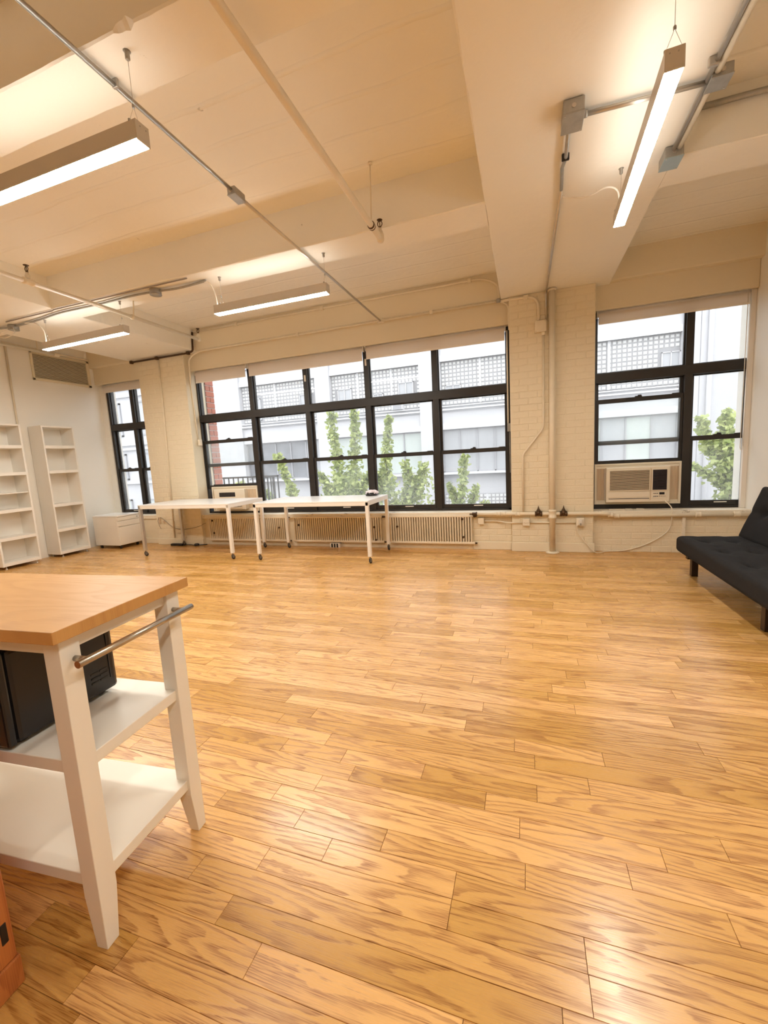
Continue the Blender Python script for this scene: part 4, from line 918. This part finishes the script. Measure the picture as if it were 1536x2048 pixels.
# ------------------------------------------------------------------ ceiling services
def sprinkler(parent, x, y, z, mt='dark_brass'):
    h = MB().lathe((x, y, z), [(.016, -.012), (.019, -.008), (.019, .010), (.013, .014), (.013, .026), (.009, .028), (.009, .034)], 10).build('riser_nipple', 'pipe_paint', parent)
    m = MB(); m.lathe((x, y, z+.034), [(.010, 0), (.010, .008)], 8)
    for s in (-1, 1): m.tube(spline([(x+s*.007, y, z+.04), (x+s*.018, y, z+.058), (x+s*.014, y, z+.076), (x, y, z+.086)], 4), .0034, 6)
    m.lathe((x, y, z+.042), [(.003, 0), (.003, .04)], 6); s = m.build('sprinkler_head', mt, parent)
    m = MB(); m.lathe((x, y, z+.086), [(.006, 0), (.020, .002), (.022, .005), (.006, .008)], 12); m.build('deflector', mt, s)
    return h
s1 = thing('sprinkler_pipe', 'long cream sprinkler pipe overhead ending in an upright sprinkler head', 'pipe', (-1.05, 3.3, 2.945))
MB().tube(fillet([(-1.06, YN, 2.948), (-1.05, 3.325, 2.945), (-1.05, 3.332, 2.990)], .02, 4), .0215, 16).build('tube', 'pipe_paint', s1)
MB().lathe((-1.05, 3.332, 2.945), [(.0, -.028), (.022, -.024), (.029, -.008), (.029, .026), (.027, .034), (.020, .036)], 12).build('elbow', 'pipe_paint', s1)
sprinkler(s1, -1.05, 3.332, 2.990)
h = MB().tube([(-1.05, 3.13, 2.965), (-1.035, 3.125, ZC)], .005, 8).build('hanger_rod', 'pipe_paint', s1)
for y, mt in ((3.118, 'dark_brass'), (3.142, 'dark_brass'), (3.130, 'pipe_paint')): MB().lathe((-1.05, y, 2.945), [(.0235, -.006), (.0275, -.005), (.0275, .005), (.0235, .006)], 16, 'y').build('hanger_ring', mt, s1)
MB().lathe((-1.035, 3.125, ZC-.016), [(.008, 0), (.016, .004), (.016, .016)], 10).build('ceiling_plate', 'pipe_paint', s1)
s2 = thing('sprinkler_pipe', 'cream sprinkler pipe crossing above the bookshelves with two heads', 'pipe', (-3.94, 3.6, 2.885))
MB().tube([(-3.94, YN, 2.885), (-3.94, 4.55, 2.885)], .019, 14).build('tube', 'pipe_paint', s2)
MB().lathe((-3.94, 2.61, 2.885), [(.022, -.045), (.028, -.04), (.028, -.022), (.024, -.018), (.024, .018), (.028, .022), (.028, .04), (.022, .045)], 12, 'y').build('tee', 'pipe_paint', s2); sprinkler(s2, -3.94, 2.61, 2.925)
MB().lathe((-3.94, 4.56, 2.885), [(.0, -.026), (.020, -.022), (.026, -.008), (.026, .024), (.018, .03)], 12).build('elbow', 'pipe_paint', s2); sprinkler(s2, -3.94, 4.56, 2.925)
MB().tube([(-3.92, 3.60, 2.90), (-3.90, 3.60, ZB)], .007, 8).build('hanger_rod', 'pipe_paint', s2); MB().lathe((-3.94, 3.60, 2.885), [(.020, -.014), (.027, -.012), (.027, .012), (.020, .014)], 12, 'y').build('hanger_ring', 'pipe_paint', s2)
s3 = thing('heating_pipe', 'cream pipe along the left wall above the bookshelves', 'pipe', (-6.75, 4.3, 3.08))
MB().tube([(-6.75, YN, 3.08), (-6.75, 4.70, 3.08)], .022, 12).build('tube', 'pipe_paint', s3); MB().lathe((-6.75, 4.72, 3.08), [(.020, -.05), (.030, -.045), (.030, .02), (.024, .03)], 12, 'y').build('cap', 'pipe_paint', s3)
for y in (3.5, 4.45): MB().tube([(-6.75, y, 3.09), (-6.75, y, ZC)], .006, 8).build('hanger_rod', 'pipe_paint', s3)
run_pipe('wall_conduit', 'thin cream pipe above the louvred vent on the left wall', 'conduit', [(-7.075, 4.2, 3.19), (-7.075, 5.44, 3.175), (-7.06, 5.50, 3.20), (-7.06, 5.50, 3.34)], .014, 'pipe_paint', .04)
run_pipe('wall_conduit', 'vertical cream pipe on the left wall between the bookshelves', 'conduit', [(-7.08, 4.235, 3.18), (-7.08, 4.225, .05)], .013, 'pipe_paint', 0)

def jbox(parent, x0, x1, y0, y1, z0, z1, cover='galvanised'):
    b = MB().rbox(x0, x1, y0, y1, z0+.004, z1, .004).build('box', 'galvanised', parent)
    MB().rbox(x0-.002, x1+.002, y0-.002, y1+.002, z0, z0+.005, .002).build('cover', cover, b)
    for sx, sy in ((x0+.010, y0+.010), (x1-.010, y1-.010)): MB().lathe((sx, sy, z0), [(.004, .001), (.004, -.002)], 8).build('screw', 'steel_conduit', b)
    MB().lathe(((x0+x1)/2, y0, (z0+z1)/2), [(.011, 0), (.011, -.003)], 10, 'y').build('knockout', 'steel_conduit', b)
    return b
c1 = thing('ceiling_conduit', 'long shiny steel conduit running across the ceiling to the window header', 'conduit', (-1.76, 2.53, 3.015))
MB().tube([(-1.735, YN, 3.018), (-1.77, 2.49, 3.016)], .0115, 10).build('tube', 'steel_conduit', c1); MB().tube([(-1.772, 2.59, 3.016), (-1.768, 5.42, 3.02)], .0115, 10).build('tube', 'steel_conduit', c1)
jbox(c1, -1.80, -1.742, 2.485, 2.595, 2.985, 3.034)
MB().rbox(-1.775, -1.745, 1.668, 1.682, 3.003, 3.04, .003).build('strap', 'galvanised', c1)
t = ebox('small cream box where the steel conduit meets the window header', -1.768, 5.455, 3.025, .085, .05, 'blank')
c2 = thing('ceiling_conduit', 'steel conduit and cable along the underside of the broad column beam', 'conduit', (.25, 3.5, 3.02))
MB().tube([(.245, 2.78, 3.015), (.252, 3.05, 3.012), (.238, 3.15, 3.018), (.252, 3.4, 3.022)], .011, 8).build('flexible_cable', 'galvanised', c2)
MB().tube(fillet([(.252, 3.4, 3.022), (.240, 5.345, 3.022), (.24, 5.385, 2.99), (.24, 5.392, 2.72)], .04), .010, 8).build('tube', 'steel_conduit', c2)
jbox(c2, .203, .306, 2.615, 2.765, 2.965, 3.036)
for y in (2.79, 3.05): MB().rbox(.228, .272, y-.008, y+.008, 2.998, 3.038, .004).build('strap', 'black_plastic', c2)
c3 = thing('ceiling_conduit', 'steel conduit crossing the column beam above the right lamp', 'conduit', (.6, 2.74, 3.02))
MB().tube([(.306, 2.73, 3.018), (.90, 2.755, 3.018)], .0125, 10).build('tube', 'steel_conduit', c3); MB().lathe((.318, 2.73, 3.018), [(.018, -.008), (.018, .012), (.014, .014)], 8, 'x').build('connector', 'galvanised', c3)
jbox(c3, .875, .965, 2.70, 2.80, 2.995, 3.05)
c4 = thing('ceiling_conduit', 'steel conduit along the right edge of the column beam with a blue-grey box', 'conduit', (.86, 3.0, 3.02))
MB().tube([(.845, YN, 3.02), (.872, 3.25, 3.02)], .012, 10).build('tube', 'steel_conduit', c4); MB().tube([(.890, YN, 3.022), (.900, 3.25, 3.022)], .016, 8).build('tube', 'pipe_paint', c4)
jbox(c4, .825, .925, 3.24, 3.375, 2.972, 3.036, 'blue_cover'); MB().rbox(.835, .88, 2.62, 2.64, 3.0, 3.04, .004).build('strap', 'steel_conduit', c4)
run_pipe('ceiling_conduit', 'dark pipe on the beam face right of the column beam', 'conduit', [(.93, 3.345, 3.27), (XR, 3.345, 3.27)], .016, 'galvanised', 0)
c5 = thing('ceiling_cable', 'dark armoured cable along the beam between two round boxes', 'cable', (-4.6, 3.48, 3.02))
MB().tube(spline([(-6.9, 3.45, 3.02), (-6.2, 3.44, 3.02), (-5.72, 3.52, 3.02), (-5.2, 3.50, 3.02), (-4.78, 3.46, 3.02), (-4.2, 3.47, 3.02), (-3.75, 3.45, 3.015), (-3.47, 3.48, 3.02), (-3.2, 3.50, 3.012), (-2.88, 3.51, 3.025)], 6), .011, 8).build('cable', 'galvanised', c5)
MB().tube(fillet([(-5.6, 3.40, 3.028), (-4.83, 3.40, 3.028), (-4.79, 3.385, 3.028), (-3.0, 3.40, 3.03)], .02), .006, 6).build('thin_cable', 'grey_cable', c5)
for x, y in ((-5.70, 3.53), (-3.47, 3.48)):
    b = MB().lathe((x, y, 2.99), [(.050, 0), (.054, .003), (.054, .046), (.050, .050)], 16).build('round_box', 'galvanised', c5); MB().lathe((x, y, 2.985), [(.02, 0), (.056, .001), (.056, .005)], 16).build('cover', 'galvanised', b)
run_pipe('lamp_cable', 'white cable dropping into the lamp before the wide window', 'cable', [tuple(p) for p in spline([(-2.90, 3.51, 3.02), (-2.84, 3.515, 3.0), (-2.80, 3.525, 2.90), (-2.785, 3.53, 2.788)], 6)], .006, 'white_cable', 0)
run_pipe('lamp_cable', 'white cable curving into the far left lamp', 'cable', [tuple(p) for p in spline([(-5.45, 3.50, 3.02), (-5.30, 3.52, 3.0), (-5.235, 3.55, 2.92), (-5.245, 3.57, 2.792)], 6)], .007, 'white_cable', 0)
run_pipe('lamp_cable', 'white cable swooping from the column beam conduit to the right lamp', 'cable', [tuple(p) for p in spline([(.262, 3.48, 3.018), (.32, 3.48, 3.0), (.42, 3.42, 2.95), (.52, 3.34, 2.94), (.585, 3.33, 2.90), (.60, 3.33, 2.792)], 8)], .0055, 'white_cable', 0)
run_pipe('lamp_cable', 'looped white cable hanging by the far left round box', 'cable', [tuple(p) for p in spline([(-5.75, 3.50, 3.0), (-5.85, 3.46, 2.93), (-5.72, 3.44, 2.88), (-5.58, 3.46, 2.92), (-5.66, 3.50, 3.0)], 8)], .005, 'white_cable', 0)

# louvred vent on the left wall
vt = thing('louvred_vent', 'large louvred vent high on the left wall', 'vent', (XL, 4.98, 2.75))
vy0, vy1, vz0, vz1 = 4.55, 5.46, 2.725, 3.155
m = MB(); m.box(XL, XL+.02, vy0, vy1, vz0, vz0+.035); m.box(XL, XL+.02, vy0, vy1, vz1-.03, vz1); m.box(XL, XL+.02, vy0, vy0+.03, vz0, vz1); m.box(XL, XL+.02, vy1-.05, vy1, vz0, vz1); m.build('frame', 'wall_paint', vt, bevel=.003)
MB().box(XL, XL+.003, vy0+.03, vy1-.05, vz0+.035, vz1-.03).build('back', 'dark_grille', vt)
m = MB(); n = 17; p = (vz1-vz0-.065)/n
for i in range(n): z = vz0+.035+i*p; m.prism([(XL+.002, z+p*.85), (XL+.016, z+p*.30), (XL+.016, z+p*.05), (XL+.002, z+p*.55)], 'y', vy0+.03, vy1-.05) if False else m.add([(XL+.002, y, zz) if k in (0, 3) else (XL+.016, y, zz) for y in (vy0+.03, vy1-.05) for k, zz in enumerate((z+p*.95, z+p*.45, z+p*.15, z+p*.65))], [(0,1,2,3),(7,6,5,4),(0,1,5,4),(1,2,6,5),(2,3,7,6),(3,0,4,7)])
m.build('louvres', 'wall_paint', vt, kind='stuff')

# ------------------------------------------------------------------ cords on the floor and walls
MB().tube(spline([(1.50, 5.50, .60), (1.545, 5.43, .53), (1.55, 5.415, .45), (1.545, 5.45, .30), (1.47, 5.452, .20), (1.30, 5.455, .09), (1.10, 5.455, .022), (.90, 5.44, .008), (.775, 5.375, .008), (.66, 5.375, .13), (.585, 5.37, .25), (.57, 5.345, .33), (.60, 5.335, .355)], 6), .0055, 8).build('power_cord', 'cream_plastic', ac_big)
st = thing('power_strip', 'dark power strip with cords on the floor by the left brick pier', 'power strip', (-5.5, 5.36, 0))
MB().rbox(-5.60, -5.36, 5.30, 5.35, 0, .035, .006).build('body', 'black_plastic', st)
for i in range(4): MB().rbox(-5.575+i*.05, -5.545+i*.05, 5.31, 5.34, .034, .037, .001).build('socket', 'dark_rubber', st)
MB().tube(spline([(-5.36, 5.325, .015), (-5.25, 5.36, .012), (-5.12, 5.33, .012), (-5.0, 5.38, .012), (-4.95, 5.42, .010)], 6), .007, 6).build('cord', 'black_plastic', st)
MB().lathe((-5.10, 5.345, .0), [(.035, 0), (.04, .01), (.04, .025), (.03, .035)], 12).build('plug_block', 'dark_rubber', st)
run_pipe('wall_wire', 'thin brown wire sagging across the left brick pier', 'wire', [tuple(p) for p in spline([(-5.86, 5.398, .46), (-5.80, 5.396, .44), (-5.60, 5.394, .30), (-5.40, 5.394, .26), (-5.1, 5.394, .30), (-4.95, 5.43, .36)], 6)], .004, 'grey_cable', 0)
pg = thing('wall_tap', 'chipped outlet with loose wires on the left brick pier', 'outlet', (-5.86, 5.40, .42))
MB().rbox(-5.89, -5.85, 5.385, 5.405, .37, .47, .004).build('plate', 'tan_plastic', pg); MB().rbox(-5.80, -5.76, 5.38, 5.405, .37, .41, .006).build('plug', 'tan_plastic', pg)
MB().tube(spline([(-5.87, 5.384, .46), (-5.885, 5.37, .40), (-5.86, 5.375, .31), (-5.85, 5.385, .27)], 5), .004, 6).build('loose_wire', 'grey_cable', pg)
